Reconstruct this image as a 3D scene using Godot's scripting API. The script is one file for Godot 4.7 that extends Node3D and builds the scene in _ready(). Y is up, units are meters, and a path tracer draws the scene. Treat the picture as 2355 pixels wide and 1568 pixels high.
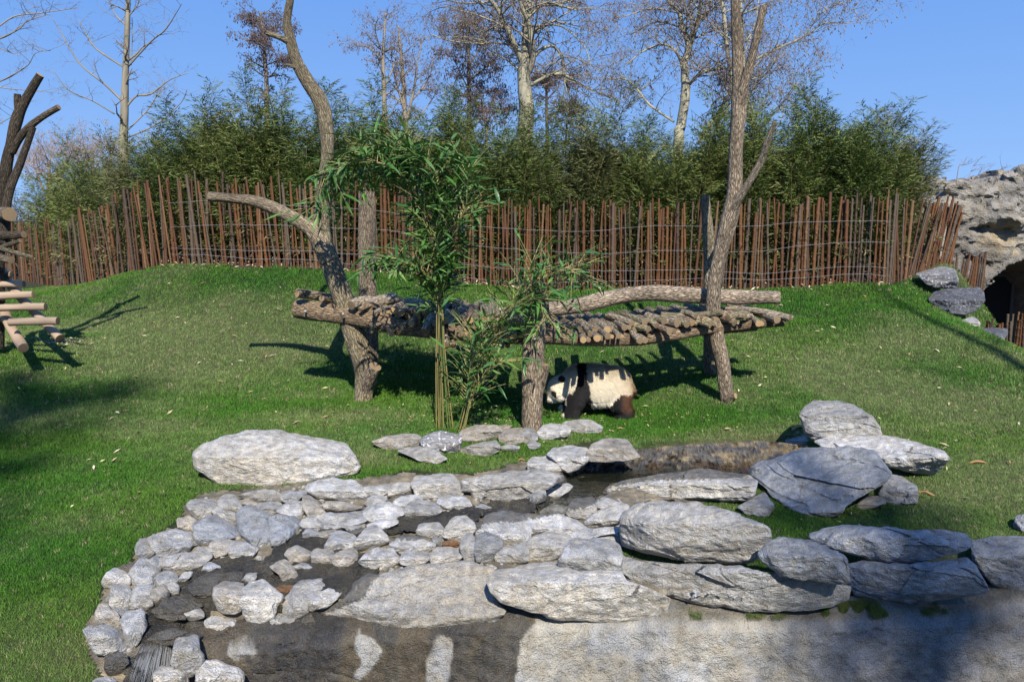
extends Node3D
# Places measured in the photograph are in units in which it is 2354 wide and 1568 high; at() gives such a point its own distance in metres.
const F := 1840.0
const EYE := Vector3(0, 3, 0)
var sp := sin(deg_to_rad(8.16))
var cp := cos(deg_to_rad(8.16))
var rng := RandomNumberGenerator.new()
var n1 := FastNoiseLite.new()
var n2 := FastNoiseLite.new()
var nr := FastNoiseLite.new()
var nc := FastNoiseLite.new()
var M := {}
var used := {}
var unit_mesh := {}

func _ready() -> void:
	var cam := Camera3D.new()
	cam.name = "camera"
	cam.position = EYE
	cam.rotation_degrees = Vector3(-8.16, 0, 0)
	cam.fov = rad_to_deg(2.0 * atan(784.0 / F))
	cam.far = 600.0
	cam.near = 0.05
	add_child(cam)
	var sky := ProceduralSkyMaterial.new()
	sky.sky_top_color = Color(0.33, 0.56, 0.89)
	sky.sky_horizon_color = Color(0.62, 0.78, 0.98)
	sky.sky_curve = 0.146
	sky.ground_bottom_color = Color(0.18, 0.2, 0.14)
	sky.ground_horizon_color = Color(0.45, 0.5, 0.5)
	var env := Environment.new()
	env.background_mode = Environment.BG_SKY
	env.sky = Sky.new()
	env.sky.sky_material = sky
	env.background_energy_multiplier = 0.72
	env.tonemap_mode = Environment.TONE_MAPPER_LINEAR
	env.tonemap_exposure = 1.5
	env.sdfgi_enabled = true
	env.ssao_enabled = true
	env.ssil_enabled = true
	var we := WorldEnvironment.new()
	we.environment = env
	we.name = "world"
	add_child(we)
	var sun := DirectionalLight3D.new()
	sun.name = "sun"
	sun.light_energy = 1.6
	sun.light_color = Color(1.0, 0.965, 0.91)
	sun.light_angular_distance = 0.5
	sun.shadow_enabled = true
	var el := deg_to_rad(42.0)
	var az := deg_to_rad(9.0)
	add_child(sun)
	sun.look_at_from_position(Vector3(sin(az) * cos(el), sin(el), cos(az) * cos(el)) * 20.0, Vector3.ZERO)
	rng.seed = 11
	n1.seed = 1; n1.frequency = 0.05; n1.fractal_octaves = 4
	n2.seed = 2; n2.frequency = 0.05; n2.fractal_octaves = 3
	nr.seed = 3; nr.frequency = 0.05; nr.fractal_type = FastNoiseLite.FRACTAL_RIDGED; nr.fractal_octaves = 3
	nc.seed = 4; nc.frequency = 0.06; nc.noise_type = FastNoiseLite.TYPE_CELLULAR; nc.cellular_return_type = FastNoiseLite.RETURN_CELL_VALUE; nc.fractal_type = FastNoiseLite.FRACTAL_NONE
	var t0 := Time.get_ticks_msec()
	for step in [["materials", make_materials], ["ground", lay_ground], ["setting", build_setting], ["stones", build_stones], ["platform", build_platform], ["left", build_left_frame], ["panda", build_panda], ["cut bamboo", build_cut_bamboo], ["fence", build_fence], ["grotto", build_grotto], ["falls", build_falls], ["hedge", build_hedge], ["trees", build_trees], ["litter", scatter_litter], ["rubble", scatter_rubble], ["grass", grow_grass]]:
		var f: Callable = step[1]
		f.call()
		print(step[0], " ", Time.get_ticks_msec() - t0)

class MB:   # collects one mesh: positions, colours, texture coordinates, indices
	var v := PackedVector3Array()
	var c := PackedColorArray()
	var t := PackedVector2Array()
	var i := PackedInt32Array()
	func add(p: Vector3, col := Color.WHITE, uv := Vector2.ZERO) -> int:
		v.append(p); c.append(col); t.append(uv)
		return v.size() - 1
	func tri(a: int, b: int, d: int) -> void:
		i.append(a); i.append(b); i.append(d)
	func tri_out(a: int, b: int, d: int, out: Vector3) -> void:
		if (v[d] - v[a]).cross(v[b] - v[a]).dot(out) < 0: tri(a, d, b)
		else: tri(a, b, d)
	func quad_out(a: int, b: int, d: int, e: int, out: Vector3) -> void:
		tri_out(a, b, d, out); tri_out(a, d, e, out)
	func mesh(into: ArrayMesh = null, smooth := true) -> ArrayMesh:
		if into == null: into = ArrayMesh.new()
		if i.is_empty(): return into
		var arr := []
		arr.resize(Mesh.ARRAY_MAX)
		arr[Mesh.ARRAY_VERTEX] = v; arr[Mesh.ARRAY_COLOR] = c; arr[Mesh.ARRAY_TEX_UV] = t; arr[Mesh.ARRAY_INDEX] = i
		var st := SurfaceTool.new()
		st.create_from_arrays(arr)
		if smooth: st.generate_normals()
		else: st.deindex()
		return st.commit(into)
	func box(at: Transform3D, s: Vector3, col := Color.WHITE) -> void:
		for ax in 3:
			for sg in [-1.0, 1.0]:
				var n := Vector3.ZERO; n[ax] = sg
				var a := Vector3.ZERO; a[(ax + 1) % 3] = 1
				var b := Vector3.ZERO; b[(ax + 2) % 3] = 1
				var q := []
				for k in [[-1, -1], [1, -1], [1, 1], [-1, 1]]:
					q.append(add(at * ((n + a * k[0] + b * k[1]) * s * 0.5), col))
				quad_out(q[0], q[1], q[2], q[3], at.basis * n)
	# a tube along pts with its own radius at each; bark > 0 roughens it
	func tube(pts: Array, rad: Array, sides: int, col: Color, bark := 0.0, noise: FastNoiseLite = null, ends := true, seed_at := 0.0) -> void:
		var nrm := Vector3.ZERO
		var first := v.size()
		var along := 0.0
		for k in pts.size():
			var p: Vector3 = pts[k]
			var a: Vector3 = pts[maxi(k - 1, 0)]
			var b: Vector3 = pts[mini(k + 1, pts.size() - 1)]
			var tg := (b - a).normalized()
			if k == 0: nrm = tg.cross(Vector3(0.31, 0.11, 0.94)).normalized()
			else:
				along += p.distance_to(a)
				nrm = (nrm - tg * nrm.dot(tg)).normalized()
			var bi := tg.cross(nrm)
			for s in sides + 1:
				var th := TAU * s / sides
				var out := nrm * cos(th) + bi * sin(th)
				var r: float = rad[k]
				var shade := 1.0
				if bark > 0.0:
					var w := noise.get_noise_3d(cos(th) * 34.0 + seed_at * 50.0, sin(th) * 34.0, along * 16.0) + 0.6 * noise.get_noise_3d(cos(th) * 95.0, sin(th) * 95.0 + seed_at * 20.0, along * 40.0)
					var lump := noise.get_noise_3d(out.x * 9.0 + seed_at * 30.0, out.z * 9.0, along * 22.0)
					r *= 1.0 + bark * w + 0.12 * lump
					shade = clampf(0.95 + 0.5 * lump, 0.55, 1.35)
				add(p + out * r, Color(col.r * shade, col.g * shade, col.b * shade), Vector2(float(s) / sides * TAU * rad[0], along))
		for k in pts.size() - 1:
			for s in sides:
				var a := first + k * (sides + 1) + s
				tri(a, a + sides + 2, a + 1)
				tri(a, a + sides + 1, a + sides + 2)
		if ends:
			for e in [0, pts.size() - 1]:
				var q: Vector3 = pts[e]
				var out: Vector3 = q - pts[1] if e == 0 else q - pts[e - 1]
				var m := add(q + out.normalized() * 0.004, col, Vector2(0, along))
				for s in sides: tri_out(m, first + e * (sides + 1) + s, first + e * (sides + 1) + s + 1, out)

func ray(px: float, py: float) -> Vector3:
	var cx := (px - 1177.0) / F
	var cy := (784.0 - py) / F
	var d := Vector3(cx, cy * cp - sp, -cp - cy * sp)
	return d / -d.z
func at(px: float, py: float, d: float) -> Vector3: return EYE + ray(px, py) * d
func pixel(p: Vector3) -> Vector2:
	var q := p - EYE
	var depth := -q.y * sp - q.z * cp
	return Vector2(1177.0 + q.x / depth * F, 784.0 - (q.y * cp - q.z * sp) / depth * F)

# ---------- the ground: a smooth sheet through measured points ----------
var tp := PackedVector3Array()
var tw := PackedFloat64Array()
const GX0 := -17.0
const GD0 := 2.0
const GS := 0.125
const GNX := 273
const GND := 249
var gh := PackedFloat32Array()

func fit_ground(points: PackedVector3Array) -> void:
	tp = points
	var n := tp.size()
	var A := []
	for r in n + 3:
		var row := PackedFloat64Array()
		row.resize(n + 4)
		for q in n + 3:
			if r < n and q < n:
				var d2 := Vector2(tp[r].x - tp[q].x, tp[r].z - tp[q].z).length_squared()
				row[q] = 0.5 * d2 * log(d2 + 1e-9) if r != q else 0.05
			elif r < n: row[q] = [1.0, tp[r].x, tp[r].z][q - n]
			elif q < n: row[q] = [1.0, tp[q].x, tp[q].z][r - n]
		if r < n: row[n + 3] = tp[r].y
		A.append(row)
	var m := n + 3
	for k in m:
		var best := k
		for r in range(k + 1, m):
			if absf(A[r][k]) > absf(A[best][k]): best = r
		var tmp = A[k]; A[k] = A[best]; A[best] = tmp
		var pk: PackedFloat64Array = A[k]
		for r in range(k + 1, m):
			var row: PackedFloat64Array = A[r]
			var f := row[k] / pk[k]
			if f == 0.0: continue
			for q in range(k, m + 1): row[q] -= f * pk[q]
			A[r] = row
	tw.resize(m)
	for k in range(m - 1, -1, -1):
		var s: float = A[k][m]
		for q in range(k + 1, m): s -= A[k][q] * tw[q]
		tw[k] = s / A[k][k]

func raw_height(x: float, z: float) -> float:
	var n := tp.size()
	var h := tw[n] + tw[n + 1] * x + tw[n + 2] * z
	for k in n:
		var dx := x - tp[k].x
		var dz := z - tp[k].z
		var d2 := dx * dx + dz * dz
		h += tw[k] * 0.5 * d2 * log(d2 + 1e-9)
	return h

func wall_d(x: float) -> float:
	return 6.24 + 0.13 * clampf(x + 2.4, 0.0, 3.0) + 0.05 * clampf(x - 0.6, 0.0, 6.0)

func shaped(x: float, z: float) -> float:
	var d := -z
	var h := raw_height(x, z)
	var pq := pixel(Vector3(x, -0.13, z))
	if d > 7.5 and d < 11.0 and Geometry2D.is_point_in_polygon(pq, dig_px): h = minf(h, -0.25) - 0.1
	h += 0.03 * n1.get_noise_2d(x * 25.0, z * 25.0) + 0.012 * n2.get_noise_2d(x * 60.0, z * 60.0)
	var cut := smoothstep(wall_d(x) + 0.34, wall_d(x) + 0.16, d) * smoothstep(-2.9, -2.65, x)
	h = lerpf(h, -1.7, cut)
	var off := maxf(smoothstep(24.0, 31.0, d), smoothstep(13.5, 17.0, absf(x)))
	return lerpf(h, 1.2 if x < 10 else 0.4, off)

func ground(x: float, z: float) -> float:
	var fx := (x - GX0) / GS
	var fd := (-z - GD0) / GS
	if fx < 0 or fd < 0 or fx >= GNX - 1 or fd >= GND - 1:
		if fd < 0 and fx >= 0 and fx < GNX - 1: return lerpf(gh[int(fx)], 1.35, smoothstep(1.6, 0.6, -z))
		return 1.2 if x < 10 else 0.4
	var ix := int(fx)
	var id := int(fd)
	var k := id * GNX + ix
	return lerpf(lerpf(gh[k], gh[k + 1], fx - ix), lerpf(gh[k + GNX], gh[k + GNX + 1], fx - ix), fd - id)

func hit(px: float, py: float) -> float:   # the distance at which the line of sight meets the ground
	var r := ray(px, py)
	var d := 4.5
	while d < 40.0:
		var p := EYE + r * d
		if p.y < ground(p.x, p.z): break
		d += 0.04
	return d - 0.02

# ---------- names and tags ----------
func numbered(called: String) -> String:
	if not used.has(called):
		used[called] = 0
		return called
	used[called] += 1
	return "%s_%03d" % [called, used[called]]
func tag(o: Node3D, label: String, category: String, group := "", kind := "") -> Node3D:
	if label: o.set_meta("label", label)
	if category: o.set_meta("category", category)
	if group: o.set_meta("group", group)
	if kind: o.set_meta("kind", kind)
	return o
func thing(called: String, where: Vector3, label: String, category: String, group := "") -> Node3D:
	var o := Node3D.new()
	o.name = numbered(called)
	o.position = where
	add_child(o, true)
	tag(o, label, category, group)
	return o
func put(called: String, mesh: Mesh, mats: Array, parent: Node3D = null, pos := Vector3.ZERO) -> MeshInstance3D:
	var o := MeshInstance3D.new()
	o.name = numbered(called) if parent == null else called
	o.mesh = mesh
	for k in mini(mats.size(), mesh.get_surface_count()): o.set_surface_override_material(k, mats[k])
	o.position = pos
	(self if parent == null else parent).add_child(o, true)
	return o
func copies(called: String, mesh: Mesh, mat: Material, where: Array, tint: Array, parent: Node3D = null) -> MultiMeshInstance3D:
	var mm := MultiMesh.new()
	mm.transform_format = MultiMesh.TRANSFORM_3D
	mm.use_colors = true
	mm.mesh = mesh
	mm.instance_count = where.size()
	for k in where.size():
		mm.set_instance_transform(k, where[k])
		mm.set_instance_color(k, tint[k])
	var o := MultiMeshInstance3D.new()
	o.name = numbered(called) if parent == null else called
	o.multimesh = mm
	o.material_override = mat
	o.set_meta("kind", "stuff")
	(self if parent == null else parent).add_child(o, true)
	return o

# ---------- materials ----------
func noise_image(size: int, freq: float, type: int, octaves: int, sd: int, fractal := FastNoiseLite.FRACTAL_FBM) -> Image:
	var n := FastNoiseLite.new()
	n.noise_type = type
	n.frequency = freq
	n.fractal_type = fractal
	n.fractal_octaves = octaves
	n.seed = sd
	return n.get_seamless_image(size, size)
func lum(im: Image) -> PackedByteArray:
	im.convert(Image.FORMAT_L8)
	return im.get_data()
func from_bytes(b: PackedByteArray, size: int, fmt := Image.FORMAT_L8) -> ImageTexture:
	return ImageTexture.create_from_image(Image.create_from_data(size, size, false, fmt, b))
func mat(col: Color, rough: float, tinted := true) -> StandardMaterial3D:
	var m := StandardMaterial3D.new()
	m.albedo_color = col.linear_to_srgb()
	m.roughness = rough
	m.vertex_color_use_as_albedo = tinted
	m.metallic_specular = 0.4
	return m
func tri(m: StandardMaterial3D, scale: float) -> StandardMaterial3D:
	m.uv1_triplanar = true
	m.uv1_world_triplanar = true
	m.uv1_scale = Vector3.ONE * scale
	return m

func make_materials() -> void:
	var S := 1024
	var a := lum(noise_image(S, 0.006, FastNoiseLite.TYPE_SIMPLEX_SMOOTH, 6, 3))
	var b := lum(noise_image(S, 0.02, FastNoiseLite.TYPE_SIMPLEX_SMOOTH, 5, 8, FastNoiseLite.FRACTAL_RIDGED))
	var g := lum(noise_image(S, 0.09, FastNoiseLite.TYPE_SIMPLEX_SMOOTH, 3, 21))
	var vein := lum(noise_image(S, 0.008, FastNoiseLite.TYPE_SIMPLEX_SMOOTH, 3, 33, FastNoiseLite.FRACTAL_RIDGED))
	var alb := PackedByteArray(); alb.resize(S * S * 3)
	var albv := PackedByteArray(); albv.resize(S * S * 3)
	var hgt := PackedByteArray(); hgt.resize(S * S)
	for k in S * S:
		var base := 215.0 + (a[k] - 128) * 0.36 + (g[k] - 128) * 0.42 - maxf(b[k] - 165, 0) * 0.5
		var warm := (a[(k * 7 + 991) % (S * S)] - 128) * 0.0 + (a[(k + S * 311) % (S * S)] - 128) * 0.10
		var white := maxf(vein[k] - 222, 0) * 1.6
		alb[k * 3] = int(clampf(base + warm + white, 40, 255)); alb[k * 3 + 1] = int(clampf(base + warm * 0.4 + white, 40, 255)); alb[k * 3 + 2] = int(clampf(base - warm * 0.9 + white, 40, 255))
		var dv := base * 0.62 + (170.0 if vein[k] > 214 else 0.0) * clampf((vein[k] - 205) / 22.0, 0, 1)
		albv[k * 3] = int(clampf(dv, 20, 255)); albv[k * 3 + 1] = int(clampf(dv, 20, 255)); albv[k * 3 + 2] = int(clampf(dv + 2, 20, 255))
		hgt[k] = int(clampf(128 + (a[k] - 128) * 0.55 + (g[k] - 128) * 0.4 - (b[k] - 128) * 0.45, 0, 255))
	var t_alb := from_bytes(alb, S, Image.FORMAT_RGB8)
	var t_albv := from_bytes(albv, S, Image.FORMAT_RGB8)
	var t_h := from_bytes(hgt, S)
	for spec in [["stone", 0.92, t_alb, 5.0], ["stone_veined", 0.8, t_albv, 3.0], ["wet", 0.27, t_alb, 6.0], ["soil", 0.95, t_alb, 4.0], ["concrete", 0.95, t_alb, 4.0], ["grotto", 0.95, t_alb, 9.0]]:
		var m := mat(Color.WHITE, spec[1])
		m.albedo_texture = spec[2]
		m.heightmap_enabled = true
		m.heightmap_texture = t_h
		m.heightmap_scale = spec[3]
		tri(m, 0.4 if spec[0] == "grotto" else (0.75 if spec[0] == "concrete" else 1.1))
		M[spec[0]] = m
	M.wet.metallic_specular = 0.5
	M.stone_veined.uv1_scale = Vector3.ONE * 0.45
	# bark: noise drawn out along the log
	var B := 512
	var f1 := lum(noise_image(B, 0.018, FastNoiseLite.TYPE_SIMPLEX_SMOOTH, 5, 5, FastNoiseLite.FRACTAL_RIDGED))
	var f2 := lum(noise_image(B, 0.05, FastNoiseLite.TYPE_SIMPLEX_SMOOTH, 4, 6))
	var bc := PackedByteArray(); bc.resize(B * B * 3)
	var bh := PackedByteArray(); bh.resize(B * B)
	for k in B * B:
		var v := 182.0 + (f2[k] - 128) * 0.6 + (128 - f1[k]) * 0.7
		bc[k * 3] = int(clampf(v + 4, 25, 255)); bc[k * 3 + 1] = int(clampf(v, 25, 255)); bc[k * 3 + 2] = int(clampf(v - 6, 25, 255))
		bh[k] = int(clampf(150 + (128 - f1[k]) * 0.8 + (f2[k] - 128) * 0.3, 0, 255))
	var tb := from_bytes(bc, B, Image.FORMAT_RGB8)
	var tbh := from_bytes(bh, B)
	M.bark = mat(Color.WHITE, 0.9)
	M.bark.albedo_texture = tb
	M.bark.uv1_scale = Vector3(2.6, 0.55, 1)
	M.bark.heightmap_enabled = true
	M.bark.heightmap_texture = tbh
	M.bark.heightmap_scale = 3.5
	var rg := PackedByteArray(); rg.resize(256 * 256 * 3)
	for y in 256:
		for x in 256:
			var q := Vector2(x - 128, y - 128)
			var r := q.length() + 6.0 * n2.get_noise_2d(x * 1.5, y * 1.5)
			var ring := 0.5 + 0.5 * sin(r * 0.55)
			var crack := 1.0 if absf(n1.get_noise_2d(q.angle() * 60.0, r * 0.3)) > 0.02 else 0.72
			var w := (185.0 + 28.0 * ring + 22.0 * n2.get_noise_2d(x * 9.0, y * 9.0)) * crack
			rg[(y * 256 + x) * 3] = int(clampf(w, 0, 255)); rg[(y * 256 + x) * 3 + 1] = int(clampf(w * 0.93, 0, 255)); rg[(y * 256 + x) * 3 + 2] = int(clampf(w * 0.82, 0, 255))
	M.cut = mat(Color.WHITE, 0.85)
	M.cut.albedo_texture = from_bytes(rg, 256, Image.FORMAT_RGB8)
	M.twig = mat(Color.WHITE, 0.85)
	M.grass = mat(Color.WHITE, 0.75)
	M.grass.backlight_enabled = true
	M.grass.backlight = Color(0.35, 0.4, 0.2)
	M.leaf = mat(Color.WHITE, 0.55)
	M.leaf.backlight_enabled = true
	M.leaf.backlight = Color(0.32, 0.4, 0.15)
	M.litter = mat(Color.WHITE, 0.8)
	M.fur = mat(Color.WHITE, 0.75)
	M.skin = mat(Color.WHITE, 0.9)
	M.gloss = mat(Color.WHITE, 0.15)
	M.culm = mat(Color.WHITE, 0.4)
	M.wire = mat(Color(0.30, 0.31, 0.32), 0.6, false)
	M.insulator = mat(Color(0.015, 0.015, 0.017), 0.5, false)
	M.door = mat(Color(0.008, 0.008, 0.008), 0.6, false)
	M.water = mat(Color(0.03, 0.035, 0.02), 0.04, false)
	M.water.transparency = BaseMaterial3D.TRANSPARENCY_ALPHA
	M.water.albedo_color.a = 0.3
	M.water.metallic_specular = 0.5
	M.water.heightmap_enabled = true
	M.water.heightmap_texture = from_bytes(lum(noise_image(512, 0.02, FastNoiseLite.TYPE_SIMPLEX_SMOOTH, 3, 77)), 512)
	M.water.heightmap_scale = 1.2
	tri(M.water, 0.8)
	M.foam = mat(Color(0.5, 0.52, 0.54), 0.3, false)
	M.foam.transparency = BaseMaterial3D.TRANSPARENCY_ALPHA
	M.foam.albedo_color.a = 0.16

func spline(p: Array, steps: int) -> Array:   # a smooth path through points; works for vectors and numbers
	var out := []
	for k in p.size() - 1:
		var a = p[maxi(k - 1, 0)]; var b = p[k]; var c = p[k + 1]; var d = p[mini(k + 2, p.size() - 1)]
		for s in steps:
			var t := float(s) / steps
			out.append(0.5 * (2.0 * b + (c - a) * t + (2.0 * a - 5.0 * b + 4.0 * c - d) * t * t + (3.0 * b - a - 3.0 * c + d) * t * t * t))
	out.append(p[-1])
	return out

# ---------- regions traced on the ground (picture units) ----------
var pond_px := PackedVector2Array()
var wet_px := PackedVector2Array()
var dig_px := PackedVector2Array()
var bed_px := PackedVector2Array()
var fence_line := []   # [x, z] of the fence foot, left to right
func poly(a: Array) -> PackedVector2Array:
	var p := PackedVector2Array()
	for k in range(0, a.size(), 2): p.append(Vector2(a[k], a[k + 1]))
	return p

func lay_ground() -> void:
	pond_px = poly([1262, 1150, 1300, 1110, 1340, 1088, 1480, 1085, 1600, 1078, 1740, 1088, 1740, 1110, 1500, 1110, 1415, 1125, 1390, 1140, 1360, 1160, 1300, 1176, 1240, 1185])
	dig_px = poly([1262, 1150, 1300, 1110, 1325, 1070, 1400, 1048, 1480, 1046, 1570, 1030, 1660, 1018, 1730, 1008, 1850, 1012, 1840, 1100, 1740, 1110, 1500, 1110, 1415, 1125, 1390, 1140, 1360, 1160, 1300, 1176, 1240, 1185])
	wet_px = poly([1240, 1150, 1290, 1095, 1340, 1080, 1400, 1070, 1500, 1060, 1640, 1052, 1750, 1080, 1700, 1100, 1500, 1105, 1410, 1118, 1390, 1140, 1360, 1165, 1300, 1176, 1260, 1187, 1190, 1200, 1110, 1205, 1100, 1222, 1030, 1228, 960, 1242, 900, 1240, 850, 1245, 835, 1262,
		820, 1275, 900, 1290, 890, 1306, 872, 1322, 852, 1348, 836, 1376, 790, 1396, 738, 1414, 735, 1450, 640, 1452, 560, 1448, 490, 1452, 470, 1478, 455, 1500, 440, 1568, 430, 1640, 260, 1640, 285, 1568, 300, 1520, 335, 1465, 330, 1430, 345, 1400, 372, 1372, 400, 1345, 432, 1322, 470, 1300, 520, 1290, 600, 1292, 640, 1268, 660, 1240, 700, 1225, 770, 1228, 830, 1212, 900, 1195, 1000, 1185, 1080, 1172, 1120, 1158])
	bed_px = poly([440, 1150, 470, 1140, 540, 1128, 700, 1112, 830, 1100, 950, 1086, 1080, 1090, 1215, 1060, 1300, 1030, 1400, 1010, 1480, 1060, 1640, 1030, 1830, 1020, 1830, 1050, 1740, 1110, 1740, 1150, 1600, 1160, 1480, 1160, 1440, 1190, 1430, 1280, 1560, 1330, 1950, 1330, 1990, 1290, 2240, 1280, 2420, 1320, 2420, 1700,
		400, 1700, 180, 1700, 225, 1568, 200, 1500, 190, 1450, 225, 1400, 232, 1330, 300, 1290, 318, 1245, 360, 1225, 412, 1200, 420, 1165])
	# where the ground is known to be: picture point and distance
	var known := PackedVector3Array()
	for k in [[1177, 660, 19.2], [1177, 750, 16.4], [1220, 990, 11.3], [1360, 958, 12.6], [1300, 1050, 10.25], [1500, 662, 19.0], [2035, 652, 18.5], [1880, 655, 18.7], [830, 622, 18.6], [560, 612, 18.7], [430, 607, 19.0], [330, 618, 19.6], [200, 655, 22.5], [100, 660, 26.0], [15, 655, 28.5],
		[1670, 920, 12.6], [830, 920, 12.5], [725, 840, 14.4], [1600, 800, 15.2], [500, 1000, 11.0], [250, 860, 13.6], [0, 800, 14.0], [100, 740, 17.5], [300, 720, 17.0], [500, 700, 16.9], [0, 1000, 10.6], [0, 1200, 8.1], [0, 1568, 5.8], [100, 1300, 7.2], [600, 1150, 8.6], [800, 1115, 9.05], [1000, 1085, 9.5],
		[850, 1218, 8.0], [1200, 1172, 8.55], [700, 1252, 7.7], [620, 1300, 7.32], [500, 1332, 7.06], [430, 1400, 6.6], [350, 1480, 6.15], [330, 1568, 5.85], [480, 1200, 8.1], [330, 1290, 7.32], [250, 1400, 6.6], [215, 1500, 6.1], [1100, 1290, 7.3], [1300, 1400, 6.65], [720, 1440, 6.35], [480, 1452, 6.3],
		[1500, 1170, 8.5], [1700, 1190, 8.35], [1900, 1210, 8.1], [2100, 1230, 7.95], [2354, 1200, 8.05], [2354, 1000, 11.0], [2100, 1000, 11.0], [2354, 1300, 7.2], [1800, 1390, 6.85], [2200, 1380, 6.9], [2100, 850, 13.7], [1800, 1010, 10.9], [1950, 780, 15.6],
		[2354, 817, 14.4], [2290, 780, 15.5], [2220, 748, 16.5], [2120, 690, 17.8], [2190, 612, 20.5], [2130, 628, 19.6]]: known.append(at(k[0], k[1], k[2]))
	for k in [[11.6, -0.4, -16.0], [12.2, -0.5, -18.5], [13.0, -0.4, -21.5], [11.0, -0.3, -13.0], [13.5, 0.3, -9.0], [9.0, 0.6, -5.0], [-6.0, -0.55, -4.0], [-9.0, 0.0, -7.0], [-14.0, 0.9, -13.0], [-20.0, 1.0, -28.0], [-12.0, 1.2, -32.0], [0.0, 1.6, -30.0], [8.0, 1.6, -30.0], [0.0, 1.7, -23.0], [6.0, 1.7, -23.0], [-8.0, 1.9, -23.0], [0.0, -0.5, -4.0]]: known.append(Vector3(k[0], k[1], k[2]))
	fit_ground(known)
	gh.resize(GNX * GND)
	for r in GND:
		for q in GNX: gh[r * GNX + q] = shaped(GX0 + q * GS, -(GD0 + r * GS))
	for k in [[15, 655, 28.5], [100, 660, 26], [200, 655, 22.5], [330, 618, 19.6], [430, 607, 19], [560, 615, 18.7], [700, 622, 18.6], [830, 624, 18.6], [1000, 640, 18.9], [1130, 660, 19.1], [1300, 663, 19.1], [1500, 663, 19.0], [1700, 658, 18.8], [1880, 655, 18.7], [2035, 655, 18.5], [2085, 632, 19], [2130, 620, 19.8], [2192, 605, 20.6]]: fence_line.append(at(k[0], k[1], k[2]))

func behind_fence(x: float, z: float) -> float:   # how far beyond the fence
	for k in fence_line.size() - 1:
		var a: Vector3 = fence_line[k]
		var b: Vector3 = fence_line[k + 1]
		if x >= a.x and x < b.x: return lerpf(a.z, b.z, (x - a.x) / (b.x - a.x)) - z
	return -z - (28.5 if x < 0 else 20.5)

func blob(x: float, z: float, px: float, py: float, rx: float, rz: float) -> float:
	var d := hit_cache(px, py)
	var dx := (x - d.x) / rx
	var dz := (z - d.z) / rz
	return exp(-dx * dx - dz * dz)
var hits := {}
func hit_cache(px: float, py: float) -> Vector3:
	var key := Vector2(px, py)
	if not hits.has(key): hits[key] = at(px, py, hit(px, py))
	return hits[key]

func dryness(x: float, z: float) -> float:   # where the lawn has gone pale and grey
	var w := 0.36 + 0.6 * n1.get_noise_2d(x * 7.0 + 90.0, z * 12.0) + 0.35 * n2.get_noise_2d(x * 9.0, z * 9.0)
	for q in [[420, 800, 2.8, 1.5, 0.6], [200, 740, 2.4, 1.5, 0.35], [700, 960, 1.2, 0.35, 0.6], [850, 1060, 0.7, 0.35, 0.65], [1950, 860, 1.6, 1.5, 0.5], [2250, 1120, 1.8, 1.0, 0.65], [2150, 960, 1.6, 0.9, 0.4], [1650, 1010, 1.6, 0.4, 0.5], [330, 1000, 1.0, 1.2, 0.3], [2120, 800, 1.2, 0.9, 0.3], [560, 690, 2.0, 0.7, 0.25]]:
		w += (q[4] + 0.15) * blob(x, z, q[0], q[1], q[2], q[3])
	for q in [[1400, 980, 2.2, 0.7, 0.55], [900, 900, 1.2, 0.8, 0.55], [1177, 690, 8.0, 1.3, 0.4], [1950, 690, 2.0, 1.3, 0.45], [150, 1100, 1.4, 2.5, 0.4], [500, 640, 3.0, 0.8, 0.4]]:
		w -= q[4] * blob(x, z, q[0], q[1], q[2], q[3])
	return clampf(w, 0.0, 1.0)

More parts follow.
